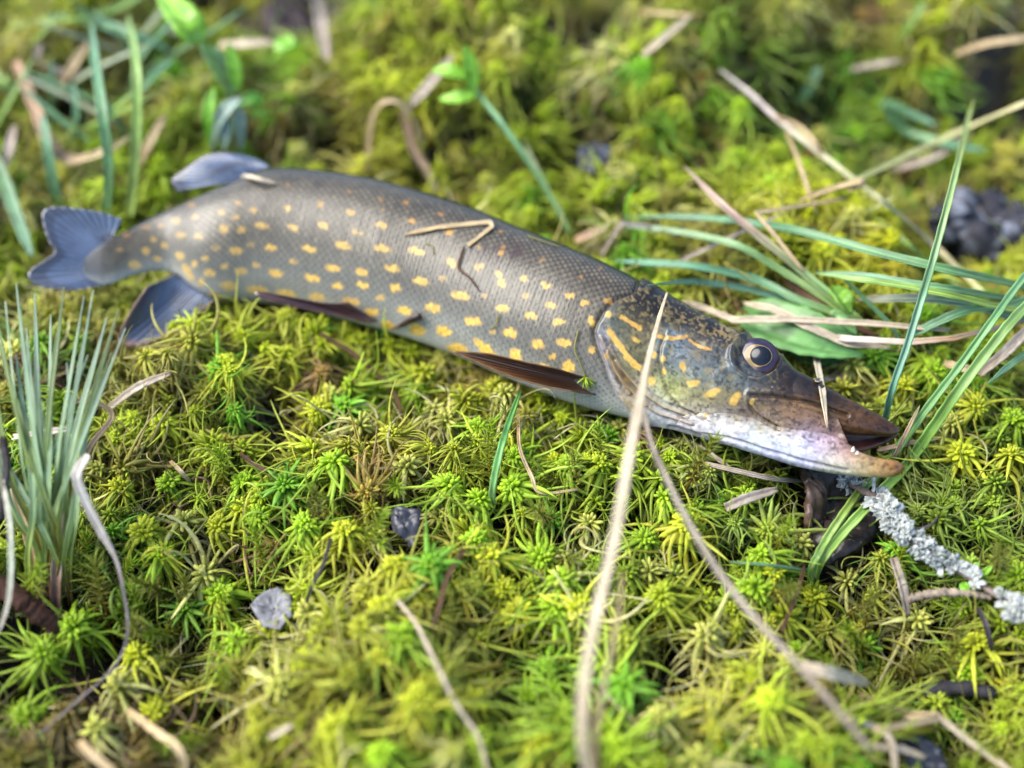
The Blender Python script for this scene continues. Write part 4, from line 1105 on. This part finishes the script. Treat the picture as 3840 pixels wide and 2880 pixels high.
# background straws and stems
BG = [('blurred grey twig standing up at the dark debris hollow', [(1180, -60, .03), (1205, 90, .022), (1228, 235, .010)], 50, C_GREY, M_STRAW),
 ('pale horizontal twig next to the round green leaf', [(820, 172, .012), (920, 165, .014), (1030, 160, .012)], 40, C_PALE, M_STRAW),
 ('short pale straw left of the horizontal twig', [(600, 108, .010), (700, 128, .010)], 40, C_PALE, M_STRAW),
 ('tan straw slanting down to the back of the fish', [(1510, 420, .012), (1550, 560, .014), (1600, 640, .010), (1640, 725, .006)], 34, C_PINK, M_STRAW),
 ('grey straw slanting up behind the young sprout', [(1530, 400, .010), (1600, 330, .014), (1700, 205, .016)], 44, C_GREY, M_STRAW),
 ('arched tan straw behind the back of the fish', [(1375, 640, .006), (1400, 430, .018), (1480, 380, .020), (1560, 470, .014), (1590, 620, .004)], 20, C_STRAW, M_STRAW),
 ('tan stick on the moss near the nape', [(2155, 905, .006), (2210, 880, .008), (2280, 850, .008)], 34, C_PINK, M_STRAW),
 ('short pale straw in the moss at the top edge', [(2400, 45, .010), (2600, 60, .010)], 22, C_STRAW, M_STRAW),
 ('slanting beige straw above the yellow moss', [(2410, 210, .012), (2480, 150, .016), (2590, 60, .016)], 30, C_PALE, M_STRAW),
 ('beige straw leaning at the upper right corner', [(3580, 205, .012), (3700, 165, .020), (3840, 145, .022), (3980, 120, .02)], 28, C_STRAW, M_STRAW),
 ('flat grey straw lying in front of the corner straw', [(3190, 262, .010), (3300, 240, .012), (3420, 222, .010)], 26, C_GREY, M_STRAW),
 ('dead brown straw lying right of the folded sedge loop', [(3340, 640, .010), (3500, 590, .012), (3640, 500, .010)], 30, C_GREY, M_STRAW),
 ('dead straw hanging into the right hollow', [(3640, 740, .012), (3690, 850, .008), (3710, 950, .002)], 28, C_GREY, M_STRAW),
 ('curved dry straw arching over the moss behind the tail', [(60, 230, .022), (130, 400, .024), (190, 540, .018), (270, 600, .012), (390, 570, .012), (490, 510, .012)], 46, C_PINK, M_STRAW),
 ('straw leaning against the teal blades behind the tail', [(520, 620, .006), (565, 530, .014), (620, 430, .018)], 36, C_STRAW, M_STRAW),
 ('grey straw by the left edge behind the tail', [(10, 650, .008), (35, 560, .014), (55, 470, .016)], 40, C_GREY, M_STRAW),
 ('brown straw angled in the far left grass', [(220, 330, .010), (280, 240, .016), (330, 160, .020)], 38, C_STRAW, M_STRAW),
 ('grey straw loop in the far left grass', [(150, 160, .014), (150, 230, .014), (260, 280, .012), (350, 270, .012)], 34, C_GREY, M_STRAW),
 ('slender teal sedge blade curving up behind the tail fin', [(400, 800, .004), (408, 620, .018), (385, 420, .034), (360, 240, .044), (345, 100, .05)], 40, C_TEAL, M_GREEN),
 ('pale green sedge blade beside the curving teal one', [(488, 820, .004), (505, 640, .018), (515, 440, .030), (510, 230, .040), (480, 60, .045)], 40, C_LIME, M_GREEN),
 ('green blade leaning left of the tail fin', [(235, 800, .004), (205, 700, .014), (180, 560, .022), (160, 430, .026)], 40, C_TEAL, M_GREEN),
 ('broad teal blade slanting down at the left edge', [(-40, 560, .020), (10, 660, .020), (60, 800, .016), (120, 960, .008)], 48, C_TEAL, M_GREEN),
 ('blurred green blade lying in the far left corner', [(-60, 250, .012), (20, 310, .014), (80, 350, .010)], 50, C_LIME, M_GREEN),
 ('blurred teal blade crossing the far grass', [(180, 60, .016), (330, 80, .020), (480, 120, .020), (640, 190, .012)], 44, C_TEAL, M_GREEN),
 ('pale blurred blade slanting across the far grass', [(30, 100, .012), (250, 70, .020), (420, 40, .02), (560, -40, .02)], 40, C_LIME, M_GREEN),
 ('small teal blade branching right behind the tail', [(520, 350, .018), (580, 280, .022), (650, 225, .022)], 36, C_TEAL, M_GREEN),
 ('folded sedge loop upper arm in the right background', [(3400, 470, .012), (3330, 420, .014), (3330, 390, .016), (3420, 430, .014), (3510, 470, .010)], 36, C_TEAL, M_GREEN),
 ('dark teal sedge blade lying in the right background', [(3325, 440, .010), (3413, 500, .012), (3553, 540, .012), (3700, 566, .008)], 38, C_TEAL, M_GREEN),
 ('short teal blade above the sedge loop', [(3000, 390, .006), (3040, 320, .014), (3070, 250, .016)], 40, C_TEAL, M_GREEN),
 ('pale green blade at the top right edge', [(3360, 170, .006), (3420, 80, .012), (3470, 10, .014)], 36, C_LIME, M_GREEN),
 ('pale yellow-green blade behind the sedge in the upper right', [(3290, 820, .004), (3420, 930, .010), (3520, 1010, .008), (3600, 1080, .004)], 24, C_LIME, M_GREEN),
 ('thin pale sedge blade dropping between the long blades', [(3160, 1040, .024), (3260, 1140, .016), (3340, 1220, .010), (3380, 1290, .004)], 18, C_TEAL, M_GREEN)]
for lb, pts, w_, cs, mt in BG:
    blade('sedge' if mt is M_GREEN else 'dry_grass_stem', lb, 'sedge' if mt is M_GREEN else 'dry grass', pts, w_, cs, mt, taper=(.7, .3))

FT = empty('grass_tuft', G(60, 330)); tag(FT, 'thin wispy grass blades crossing each other beyond the tail', 'grass')
RF = np.random.default_rng(12)
for i in range(20):
    a = RF.uniform(-1.2, 1.2); bx_, by_ = RF.uniform(-150, 560), RF.uniform(160, 620); L_ = RF.uniform(260, 520)
    ex, ey = bx_ + math.sin(a) * L_, by_ - math.cos(a) * L_ * .8
    blade('blade', None, None, [(bx_, by_, .0), ((bx_ + ex) / 2 + RF.normal() * 25, (by_ + ey) / 2, .018), (ex, ey, .030)], RF.uniform(14, 26),
          [C_TEAL, C_LIME, [(.36, .40, .2), (.40, .46, .32)], C_TEAL][i % 4], M_GREEN, parent=FT, taper=(.9, .15))

# left tuft of grass with its dry stalk
LT = empty('grass_tuft', G(200, 2260)); tag(LT, 'tuft of blue-green grass blades growing below the tail fin', 'grass')
R_ = np.random.default_rng(5)
for i, (tx, ty, mx_) in enumerate([(-60, 960, -20), (20, 1130, 60), (130, 1100, 150), (240, 1075, 170), (315, 1110, 240), (400, 1190, 270), (445, 1160, 330), (330, 1330, 230),
      (-80, 1300, 0), (-90, 1450, -20), (60, 1330, 100), (-40, 1620, 20), (280, 1500, 200), (100, 1230, 80), (190, 1180, 200), (-20, 1240, 120), (360, 1420, 300), (160, 1500, 90), (420, 1320, 290), (470, 1230, 340), (60, 1060, 40), (-60, 1180, -10), (350, 1090, 300), (250, 1360, 260)]):
    b0 = (90 + R_.uniform(0, 190), 2210 + R_.uniform(-40, 70), -.010)
    hgt = .022 + .05 * (2200 - ty) / 1100
    mid = ((b0[0] * .45 + mx_ * .55) + R_.normal() * 28, b0[1] * .55 + ty * .45, hgt * .62)
    mid0 = (b0[0] * .8 + mx_ * .2, b0[1] * .8 + ty * .2 , hgt * .25)
    cs = [(.38, .37, .06), (.36, .44, .10), (.32, .44, .22), (.38, .48, .34)] if i % 3 else [(.32, .20, .06), (.34, .31, .06), (.24, .32, .09), (.25, .31, .14)]
    blade('blade', None, None, [b0, mid0, mid, (tx, ty, hgt)], R_.uniform(15, 26), cs, M_GREEN, parent=LT, taper=(.9, .15), roll=R_.normal() * .5)
for pts, w_, cs in [([(215, 2330, -.008), (212, 2200, .004), (222, 1990, .020), (236, 1835, .032)], 44, [(.10, .05, .035), (.22, .13, .09), (.44, .36, .28), (.50, .42, .32)]),
                    ([(170, 2310, -.008), (130, 2130, .004), (90, 1960, .018), (45, 1830, .026)], 30, [(.14, .08, .05), (.38, .26, .14), (.46, .34, .2)]),
                    ([(190, 2290, -.008), (170, 2130, .006), (160, 2020, .010)], 30, [(.12, .05, .03), (.30, .14, .07)]),
                    ([(230, 2000, .014), (270, 1880, .024), (330, 1690, .036), (420, 1560, .040), (330, 1500, .042), (240, 1525, .042)], 20, C_PINK),
                    ([(50, 1640, .030), (180, 1620, .034), (290, 1605, .036)], 26, [(.5, .4, .33), (.6, .5, .42), (.5, .42, .36)])]:
    blade('dry_sheath', None, None, pts, w_, cs, M_STRAW, parent=LT, taper=(.9, .4), fold=.4)
blade('dry_grass_stem', 'bleached dry grass blade folded over and curling down from the grass tuft', 'dry grass',
      [(236, 1838, .032), (294, 1764, .040), (322, 1716, .046), (288, 1782, .046), (317, 1870, .044), (376, 1988, .040), (435, 2099, .034), (464, 2223, .028), (479, 2340, .024), (462, 2440, .018), (400, 2530, .012), (300, 2620, .008), (139, 2760, .004)],
      38, [(.42, .34, .25), (.52, .46, .38), (.50, .45, .38), (.44, .38, .32), (.16, .13, .12), (.14, .12, .12), (.18, .15, .14), (.2, .16, .14)],
      belly=([0, .08, .14, .25, .42, .5, .6, 1], [.5, .8, .8, 1, .8, .4, .28, .22]), fold=.15, seg=7)
blade('dry_grass_stem', 'thin pale stem bowing along the left edge before the dark root', 'dry grass', [(10, 1800, .045), (35, 1950, .042), (42, 2120, .036), (30, 2260, .028), (-10, 2390, .018)], 20, [(.5, .46, .36), (.40, .42, .30), (.55, .46, .38)])
blade('lichened_twig', 'thin dark scaly twig standing at the left edge by the grass tuft', 'twig', [(8, 1640, .05), (22, 1740, .046), (12, 1850, .042), (0, 1950, .036)], 24, C_DARK, M_WOOD, thick=.002, taper=(.8, .8))
for lb, pts, w_, cs in [
 ('short grey stick leaning on the moss between tail and tuft', [(410, 1530, .006), (520, 1450, .010), (640, 1400, .012)], 34, C_GREY),
 ('thin straw sticking out of the moss under the anal fin', [(640, 1730, .006), (680, 1770, .010), (716, 1812, .004)], 16, C_STRAW),
 ('purplish withered stem sunk in moss below the tail', [(900, 1700, .006), (960, 1745, .006), (1050, 1785, .003)], 16, C_BROWN),
 ('dark curved stem lying on the moss below the belly', [(1200, 1250, .004, 'g'), (1330, 1330, .008), (1430, 1420, .008), (1490, 1500, .005), (1510, 1590, .002)], 16, C_BROWN),
 ('bright green grass blade standing against the pectoral fin', [(1845, 1920, .000), (1850, 1810, .012), (1890, 1640, .020), (1950, 1470, .014, 'g')], 26, [(.24, .36, .12), (.16, .38, .10), (.10, .30, .06)]),
 ('small bent tan straw in the moss below the pectoral fin', [(1945, 1560, .008), (1950, 1680, .008), (1993, 1785, .010), (2030, 1848, .010), (2170, 1835, .008)], 14, C_STRAW),
 ('grey split stick lying below the lower jaw', [(2720, 1905, .004), (2800, 1870, .008), (2915, 1835, .010)], 40, C_GREY),
 ('long thin grey straw lying under the lower jaw', [(2610, 1730, .004), (2760, 1765, .006), (2900, 1795, .006), (3010, 1805, .004)], 20, C_GREY),
 ('grey stick poking out from under the throat', [(2560, 1640, .003, 'g'), (2660, 1700, .006), (2740, 1755, .004)], 20, C_GREY),
 ('slender pale green stem lying near the bark piece', [(2735, 2108, .006), (2880, 2118, .010), (3025, 2138, .010)], 12, C_TEAL),
 ('straight grey-tan straw standing beside the lichen twig', [(3350, 2092, .012), (3385, 2200, .014), (3405, 2310, .008)], 34, C_GREY),
 ('flat white straw chip with a cut end on the moss', [(3010, 2500, .018), (3130, 2530, .020), (3255, 2562, .017)], 50, C_PALE),
 ('brown thin stem leaning on the moss near the folded blades', [(2930, 2370, .004), (2990, 2220, .010), (3020, 2110, .010)], 14, C_BROWN),
 ('tan straw bent in the lower right hollow', [(3220, 2610, .006), (3400, 2680, .010), (3520, 2690, .014), (3280, 2740, .016)], 34, C_STRAW),
 ('pale thin straw running down to the lower right corner', [(3520, 2690, .014), (3640, 2780, .012), (3800, 2900, .008)], 28, C_PALE),
 ('crossed pale straw in the lower right hollow', [(3180, 2690, .008), (3330, 2760, .012), (3360, 2900, .010)], 26, C_PALE),
 ('short straw crossing the pale one in the hollow', [(3280, 2800, .008), (3380, 2810, .010), (3470, 2840, .008)], 28, C_PALE),
 ('dark purple stem standing under the lichen twig', [(3670, 2280, .010), (3700, 2350, .012), (3720, 2440, .006)], 22, C_DARK),
 ('tan folded straw in the dark lower left moss', [(480, 2665, .012), (580, 2740, .014), (670, 2810, .012), (700, 2900, .006)], 30, C_STRAW),
 ('thick blurred tan straw at the bottom left edge', [(300, 2780, .022), (360, 2840, .022), (470, 2930, .016)], 30, C_STRAW),
 ('long thin whitish straw curving down the moss in front', [(1490, 2250, .010), (1560, 2340, .012), (1640, 2500, .014), (1710, 2640, .012), (1790, 2760, .012), (1830, 2900, .010)], 15, C_PALE),
 ('white straw bit at the bottom between the moss heads', [(1010, 2765, .010), (1095, 2720, .012)], 22, C_PALE),
 ('dark brown feathery stem lying on the green moss', [(1740, 2060, .008), (1680, 2160, .010), (1640, 2300, .010), (1620, 2370, .006)], 18, C_BROWN),
 ('dark wiry stem beside the grey dead leaf', [(1240, 2020, .008), (1210, 2120, .012), (1170, 2200, .012), (1140, 2290, .006)], 14, C_DARK)]:
    green = 'green' in lb and 'moss' not in lb.split('green')[1]
    blade('grass' if 'blade' in lb and 'straw' not in lb and 'stem' not in lb else 'dry_grass_stem', lb, 'grass' if lb.startswith('bright green') else 'dry grass', pts, w_, cs, M_GREEN if cs is C_TEAL or lb.startswith('bright green') else M_STRAW, taper=(.85, .5), thick=.0006)

# bits lying on the fish
blade('dry_straw_piece', 'folded tan straw lying on the upper flank of the fish', 'dry grass', [(1515, 880, .0012), (1640, 852, .0016), (1838, 832, .002), (1845, 850, .002), (1755, 920, .0014)], 18, C_STRAW, sharp=True, taper=(.15, .8), fold=.1, seg=14)
blade('dry_stem_piece', 'hair-thin brown stem stuck to the flank under the folded straw', 'dry grass', [(1740, 925, .001), (1728, 960, .0012), (1720, 1005, .0012), (1760, 1040, .0012), (1800, 1095, .001)], 9, C_BROWN, seg=10)
blade('dry_straw_piece', 'pale straw sliver lying at the front of the dorsal fin', 'dry grass', [(865, 655, .002), (930, 662, .0018), (1045, 690, .001)], 20, C_PALE, seg=12)
def bud():
    W = place([(1468, 1235, .0012), (1500, 1222, .002), (1540, 1200, .003), (1568, 1186, .0028), (1576, 1178, .002)])
    V, F = tube(catmull(W, 5), np.interp(np.linspace(0, 1, 21), [0, .25, .6, .85, 1], [.0003, .0012, .0022, .0022, .0006]), 10, .75)
    c = np.tile(np.array([.03, .016, .014]), (len(V), 1)); c[:60] = [.10, .06, .05]
    tag(new_mesh('bud_scale', V, F, M_WET, None, c), 'small dark brown bud scale stuck low on the flank of the fish', 'plant debris')
bud()
for i, (pts, hd_) in enumerate([([(2168, 1240, .001), (2156, 1310, .0014), (2176, 1360, .0014), (2196, 1415, .001)], True), ([(1868, 1180, .001), (1862, 1215, .0012), (1840, 1235, .001)], False), ([(1595, 910, .0008), (1622, 925, .001), (1626, 955, .0008)], False), ([(1980, 885, .001), (2040, 905, .001), (2100, 925, .001)], False), ([(2890, 1302, .003), (2915, 1300, .004), (2910, 1335, .002)], False)]):
    V = place(pts); t = catmull(V, 6)
    a = Acc(); a.add(tube(t, np.linspace(.0004, .0003, len(t)), 5, .6), np.array([.24, .22, .05]))
    if hd_:
        R2 = np.random.default_rng(3)
        nn = norm(CAM - t[-1])
        for q in range(16):
            d = norm(R2.normal(size=3) * .8 + nn * .5 + np.array([0, -.3, -.5]))
            p = strand(t[-1] + nn * .001, d, .0052, 4, .2, R2.normal() * .5, R2)
            a.add(tube(p, np.array([.0003, .0005, .0005, .0004, .0001]), 5, .6), np.array([.30, .40, .03]))
    o = a.mesh('moss_sprig', M_GREEN); COL.objects.link(o)
    lbs = ['green moss sprig with a star head stuck behind the gill cover', 'tiny moss strand on the lower flank between yellow spots', 'curled yellowish moss strand on the mid flank', 'pale moss strand along the dark back of the fish', 'tiny moss strand across the eye of the fish']
    tag(o, lbs[i], 'moss')

# broad leaves behind the eye
def leaf(name, pts, wpx, cols, parent=None, fold=.22, roll=0.0, mat=None, **kw):
    return blade(name, None, None, pts, wpx, cols, mat or M_GREEN, parent=parent or 1, fold=fold, roll=roll, belly=([0, .1, .3, .6, .85, 1], [.15, .6, 1, .95, .55, .05]), thick=.0005, seg=10, **kw)
BL = empty('broad_leaf_plant', G(2800, 1230)); tag(BL, 'broad glossy green leaves lying behind the eye of the fish', 'plant')
LG = [(.12, .27, .07), (.17, .36, .11), (.15, .34, .10)]
leaf('leaf', [(2770, 1190, .008, 'g'), (2880, 1240, .014), (3050, 1295, .017), (3240, 1335, .012)], 125, LG, BL, seed=2)
leaf('leaf', [(2790, 1150, .006, 'g'), (2900, 1165, .010), (3060, 1215, .014), (3225, 1285, .010)], 100, LG, BL, seed=5)
leaf('leaf', [(2960, 1320, .003, 'g'), (3060, 1345, .006), (3170, 1345, .005)], 60, [(.08, .22, .05)] * 2, BL, seed=6)
leaf('leaf', [(3120, 1075, .010), (3160, 1120, .016), (3190, 1175, .012)], 70, [(.16, .34, .04), (.24, .44, .06)], BL, fold=.5, seed=8)
leaf('leaf', [(3110, 1210, .008), (3150, 1190, .012), (3215, 1260, .010)], 60, LG, BL, seed=9)

# sprouts
SP = empty('young_sprout', G(2110, 840)); tag(SP, 'young sprout with three bright green leaflets on a slender stalk', 'plant')
blade('stem', None, None, [(2140, 880, .000), (2030, 680, .018), (1900, 490, .034), (1800, 360, .044), (1740, 285, .050)], 22, [(.22, .34, .10), (.18, .36, .16), (.18, .38, .14)], M_GREEN, parent=SP, taper=(.9, .7))
blade('stem', None, None, [(2120, 820, .002), (2040, 690, .012), (1960, 520, .014)], 18, [(.26, .34, .12), (.34, .36, .2)], M_GREEN, parent=SP)
LF = [(.20, .42, .03), (.26, .52, .04)]
leaf('leaflet', [(1745, 290, .050), (1690, 268, .052), (1620, 262, .052)], 62, LF, SP, seed=1)
leaf('leaflet', [(1775, 340, .047), (1768, 260, .054), (1742, 170, .060)], 62, LF, SP, seed=3)
leaf('leaflet', [(1790, 350, .046), (1720, 365, .044), (1645, 372, .042)], 58, LF, SP, seed=4)
P2 = empty('leafy_seedling', G(870, 560)); tag(P2, 'blurred leafy seedling with drooping pale leaves behind the dorsal fin', 'plant')
blade('stem', None, None, [(880, 600, .000), (880, 420, .020), (800, 230, .040), (700, 60, .055), (640, -60, .06)], 20, [(.3, .2, .1), (.2, .36, .08), (.2, .4, .08)], M_GREEN, parent=P2)
leaf('leaf', [(760, 160, .048), (690, 70, .056), (590, -40, .060)], 120, LF, P2, seed=1)
leaf('leaf', [(880, 350, .028), (820, 240, .036), (750, 165, .044)], 80, [(.22, .40, .10), (.34, .50, .22)], P2, seed=2)
leaf('leaf', [(890, 340, .028), (880, 250, .036), (856, 160, .042)], 56, LF, P2, seed=3)
leaf('leaf', [(880, 400, .022), (950, 370, .026), (965, 405, .020)], 60, [(.12, .32, .03), (.16, .40, .04)], P2, seed=4)
leaf('leaf', [(905, 365, .030), (840, 420, .026), (800, 500, .012), (795, 560, .004)], 56, [(.42, .52, .42), (.36, .50, .40)], P2, seed=5)
leaf('leaf', [(900, 400, .026), (900, 470, .022), (905, 570, .010)], 50, [(.42, .52, .42), (.32, .46, .32)], P2, seed=6)
leaf('leaf', [(850, 420, .024), (845, 500, .018), (840, 570, .008)], 44, [(.36, .46, .42), (.30, .42, .30)], P2, seed=7)
leaf('leaf', [(800, 330, .028), (780, 430, .022), (785, 540, .008)], 44, [(.20, .46, .03), (.18, .42, .03)], P2, seed=8)
leaf('leaf', [(930, 420, .020), (985, 430, .018), (1010, 470, .010)], 44, [(.28, .46, .04), (.30, .46, .05)], P2, seed=9)
def round_leaf(px, py, off, rpx, label):
    P = G(px, py, off); m = pxm(P) * rpx
    r = np.linspace(.05, 1, 8); a = np.linspace(0, 2 * math.pi, 25)
    g = np.zeros((8, 25, 3))
    for i, q in enumerate(r):
        for j, b in enumerate(a):
            g[i, j] = P + np.array([math.cos(b) * m * q, math.sin(b) * m * q * .9, m * (.35 * q * q * math.cos(b - 1) + .08 * math.sin(3 * b) * q)])
    V, F, C = sheet(g, .0006, np.broadcast_to(np.array([.20, .46, .03]), (8, 25, 3)).copy())
    tag(new_mesh('round_leaf', V, F, M_GREEN, None, C), label, 'leaf')
round_leaf(1068, 165, .014, 42, 'small round bright green leaf beside the dark debris hollow')
round_leaf(3618, 2200, .012, 20, 'tiny round bright green leaf beside the lichen twig')
LS = empty('leaf_sprig', G(3660, 2170)); tag(LS, 'pair of tiny pointed green leaves behind the lichen twig', 'plant')
leaf('leaf', [(3650, 2180, .006), (3690, 2150, .012), (3725, 2115, .014)], 26, LF, LS, seed=1)
leaf('leaf', [(3650, 2180, .006), (3655, 2140, .012), (3675, 2105, .014)], 18, LF, LS, seed=2)

# flat debris pieces: bark, dead leaves
def plate(name, label, cat, outline, off, mat, colf, thick=.0025, bend=.003, seed=1, holes=None):
    pts = np.array(outline, float); c = pts.mean(0)
    R = np.random.default_rng(seed)
    ring = []
    for i in range(len(pts)):
        a, b = pts[i], pts[(i + 1) % len(pts)]
        for t in np.linspace(0, 1, 6, endpoint=False): ring.append(a * (1 - t) + b * t + R.normal(size=2) * 1.6)
    ring = np.array(ring); n = len(ring); m = 10
    P0 = G(c[0], c[1], off)
    g = np.zeros((n + 1, m, 3)); col = np.zeros((n + 1, m, 3))
    nn = norm(np.array([R.normal() * .15, -.25, 1.0]))
    for i in range(n + 1):
        for j in range(m):
            q = c + (ring[i % n] - c) * (.04 + .96 * j / (m - 1))
            P = on_plane(q[0], q[1], P0, nn)
            P = P + nn * (bend * (vnoise(q[0] / 60 + seed, q[1] / 60, 81) - .5) * 2 + bend * .4 * (vnoise(q[0] / 16 + seed, q[1] / 16, 82) - .5))
            g[i, j] = P; col[i, j] = colf(q[0], q[1])
    V, F, C = sheet(g, thick, col)
    return tag(new_mesh(name, V, F, mat, None, C), label, cat)
def barkc(x, y):
    lft = float(np.exp(-(((x - 3045) / 38) ** 2 + ((y - 1895) / 75) ** 2)))  # lighter brown patch paints the light on the left side of the bark
    n = float(vnoise(x / 14, y / 14, 3))
    return np.array([.030, .022, .018]) * (.5 + n) + np.array([.13, .075, .045]) * lft * (.4 + n)
plate('bark_piece', 'curled dark brown bark piece lying under the lower jaw', 'bark', zz(2540, 1650, .5877, (780, 200), (980, 215), (1210, 250), (1265, 420), (1265, 610), (1120, 720), (950, 790), (870, 690), (850, 560), (815, 470), (795, 350)), .006, M_WET, barkc, .003, .006, 2)
plate('dead_leaf', 'silvery grey dead leaf with a hole half buried in the moss', 'leaf', zz(0, 1400, .5877, (1600, 1480), (1680, 1390), (1770, 1370), (1860, 1420), (1870, 1560), (1790, 1640), (1680, 1620)), .008, M_STRAW, lambda x, y: np.array([.17, .17, .18]) * (.35 + 1.3 * float(vnoise(x / 11, y / 11, 5))), .0008, .003, 4)
plate('dead_leaf', 'small black charred leaf scrap in the moss below the belly', 'leaf', zz(1000, 1400, .5877, (790, 880), (830, 860), (990, 880), (975, 1000), (930, 1140), (880, 1060), (810, 1010)), .009, M_WET, lambda x, y: np.array([.020, .020, .026]) * (.5 + 2.0 * float(vnoise(x / 12, y / 12, 6))), .001, .004, 5)
plate('dead_leaf', 'blue-black wet leaf deep in the hollow behind the fish', 'leaf', [(2170, 560), (2230, 530), (2290, 560), (2285, 640), (2220, 670), (2170, 630)], .008, M_WET, lambda x, y: np.array([.018, .022, .040]) * (.6 + float(vnoise(x / 20, y / 20, 6))), .001, .004, 6)
plate('wood_chunk', 'dark weathered wood lump with pale streaks in the right background', 'wood', [(3480, 860), (3560, 740), (3700, 720), (3830, 780), (3900, 880), (3760, 960), (3600, 930)], .006, M_WOOD, lambda x, y: np.array([.028, .028, .036]) * (.5 + float(vnoise(x / 25, y / 18, 6))) + np.array([.20, .21, .24]) * float(smooth(.62, .78, vnoise(x / 30, y / 16, 16))), .010, .008, 7)
plate('bark_piece', 'dark crumbling debris in the hollow at the top edge', 'bark', [(980, -40), (1090, -60), (1290, -30), (1330, 90), (1290, 210), (1120, 260), (1010, 170)], .004, M_WOOD, lambda x, y: np.array([.045, .034, .036]) * (.4 + 1.2 * float(vnoise(x / 22, y / 22, 9))), .008, .010, 8)
plate('dead_leaf', 'blackish wet leaf under the crossed straws', 'leaf', [(3370, 2760), (3430, 2740), (3520, 2800), (3560, 2900), (3440, 2920), (3380, 2850)], .003, M_WET, lambda x, y: np.array([.020, .024, .036]) * (.6 + float(vnoise(x / 20, y / 20, 6))), .001, .004, 9)

def stick(name, label, cat, pts, rpx, col, parent=None, mat=None, lump=.18, seed=1, sides=10, taper=(1, .7), seg=14):
    W = catmull(place(pts), seg); n = len(W); R = np.random.default_rng(seed)
    r = rpx * pxm(W[n // 2]) * np.linspace(taper[0], taper[1], n)
    V, F = tube(W, r, sides, .9, R, lump)
    V = V + R.normal(size=V.shape) * float(r.mean()) * .10
    t = np.linspace(0, 1, n).repeat(sides)
    c = np.array(col) * (.55 + .9 * vnoise(t * 40, np.tile(np.arange(sides), n) * 1.3, 7))[:, None]
    o = new_mesh(name, V, F, mat or M_WOOD, parent, c)
    if parent is None: tag(o, label, cat)
    return o
stick('root', 'thick dark reddish-brown root at the left edge under the grass tuft', 'root', [(-80, 2150, .010), (60, 2240, .010), (170, 2320, .006), (260, 2400, -.004)], 48, (.055, .022, .012), seed=3, taper=(1, .6))
stick('twig', 'bumpy grey-brown side twig lying below the lichen twig', 'twig', [(3405, 2245, .010), (3520, 2222, .012), (3640, 2226, .012), (3720, 2240, .010)], 17, (.24, .19, .14), seed=4, lump=.35)
stick('pine_cone_scrap', 'dark lumpy cone scrap half buried in the lower right moss', 'plant debris', [(3475, 2600, .004), (3540, 2580, .006), (3640, 2585, .006), (3730, 2600, .002)], 36, (.022, .020, .024), seed=5, lump=.12, seg=5)
stick('twig', 'thin dark hooked twig beside the lichen clumps', 'twig', [(3400, 1985, .012), (3450, 1982, .014), (3495, 1965, .016), (3516, 1938, .020)], 7, (.05, .042, .042), seed=6, lump=.1)

TW = empty('lichen_twig', G(3500, 2080)); tag(TW, 'thin twig crusted with frilly pale grey lichen running from under the jaw', 'twig')
AX = [(3060, 1770, .004, 'g'), (3130, 1790, .006, 'g'), (3292, 1873, .012), (3392, 2003, .014), (3539, 2108, .014), (3627, 2161, .014), (3745, 2238, .016), (3840, 2314, .016), (3960, 2420, .016)]
stick('branch', None, None, AX, 15, (.16, .12, .10), parent=TW, seed=8, lump=.15, seg=10)
AXW = catmull(place(AX), 12)
AXP = np.array([to_px(p) for p in AXW])
def lichen(x0, x1, n, seed, size=1.0):
    R = np.random.default_rng(seed); A = Acc()
    for q in range(n):
        x = R.uniform(x0, x1); i = int(np.argmin(np.abs(AXP[:, 0] - x))); p = AXW[i]
        i2 = min(i + 1, len(AXW) - 1); ax = norm(AXW[i2] - AXW[max(i - 1, 0)])
        s1 = norm(np.cross(ax, [0, 0, 1])); up = np.cross(s1, ax)
        a = R.uniform(-2.0, 2.0)
        d = up * math.cos(a) + s1 * math.sin(a)
        rad = .0013
        p0 = p + d * rad + ax * R.normal() * .0015
        tang = norm(np.cross(d, ax) * R.normal() + ax * R.normal())
        for br in range(R.integers(2, 5)):
            tg = norm(tang + np.cross(d, tang) * (br - 1) * .8 + R.normal(size=3) * .15)
            L = R.uniform(.0020, .0044) * size; wd = R.uniform(.0005, .0011) * size
            side = norm(np.cross(tg, d)); m = 6
            g = np.zeros((m, 5, 3)); c = np.zeros((m, 5, 3))
            lift = R.uniform(.0, .7)
            for u in range(m):
                t = u / (m - 1)
                ctr = p0 + tg * L * t + d * (L * lift * t * t + .0003 * math.sin(t * 6 + q))
                ww = wd * (.5 + 1.3 * t - .9 * t ** 4)
                for v in range(5):
                    xx = v / 2 - 1
                    g[u, v] = ctr + side * xx * ww + d * (.9 * ww * xx * xx * (1 if R.random() > .15 else -1)) - tg * abs(xx) * L * .12 * t
                    c[u, v] = np.array([.46, .48, .45]) * (.4 + .8 * R.random())
            V, F, C = sheet(g, .00028, c)
            A.add((V, F.tolist()), C)
    o = A.mesh('lichen', M_LICH); COL.objects.link(o); o.parent = TW; o.matrix_parent_inverse = Matrix.Translation(TW.location).inverted()
    o['kind'] = 'stuff'
for k_, (a, b, n) in enumerate([(3110, 3190, 24), (3290, 3345, 30), (3350, 3420, 34), (3410, 3490, 28), (3490, 3560, 20), (3610, 3645, 9), (3770, 3860, 30), (3850, 3960, 32)]): lichen(a, b, n, 20 + k_, 1.15)
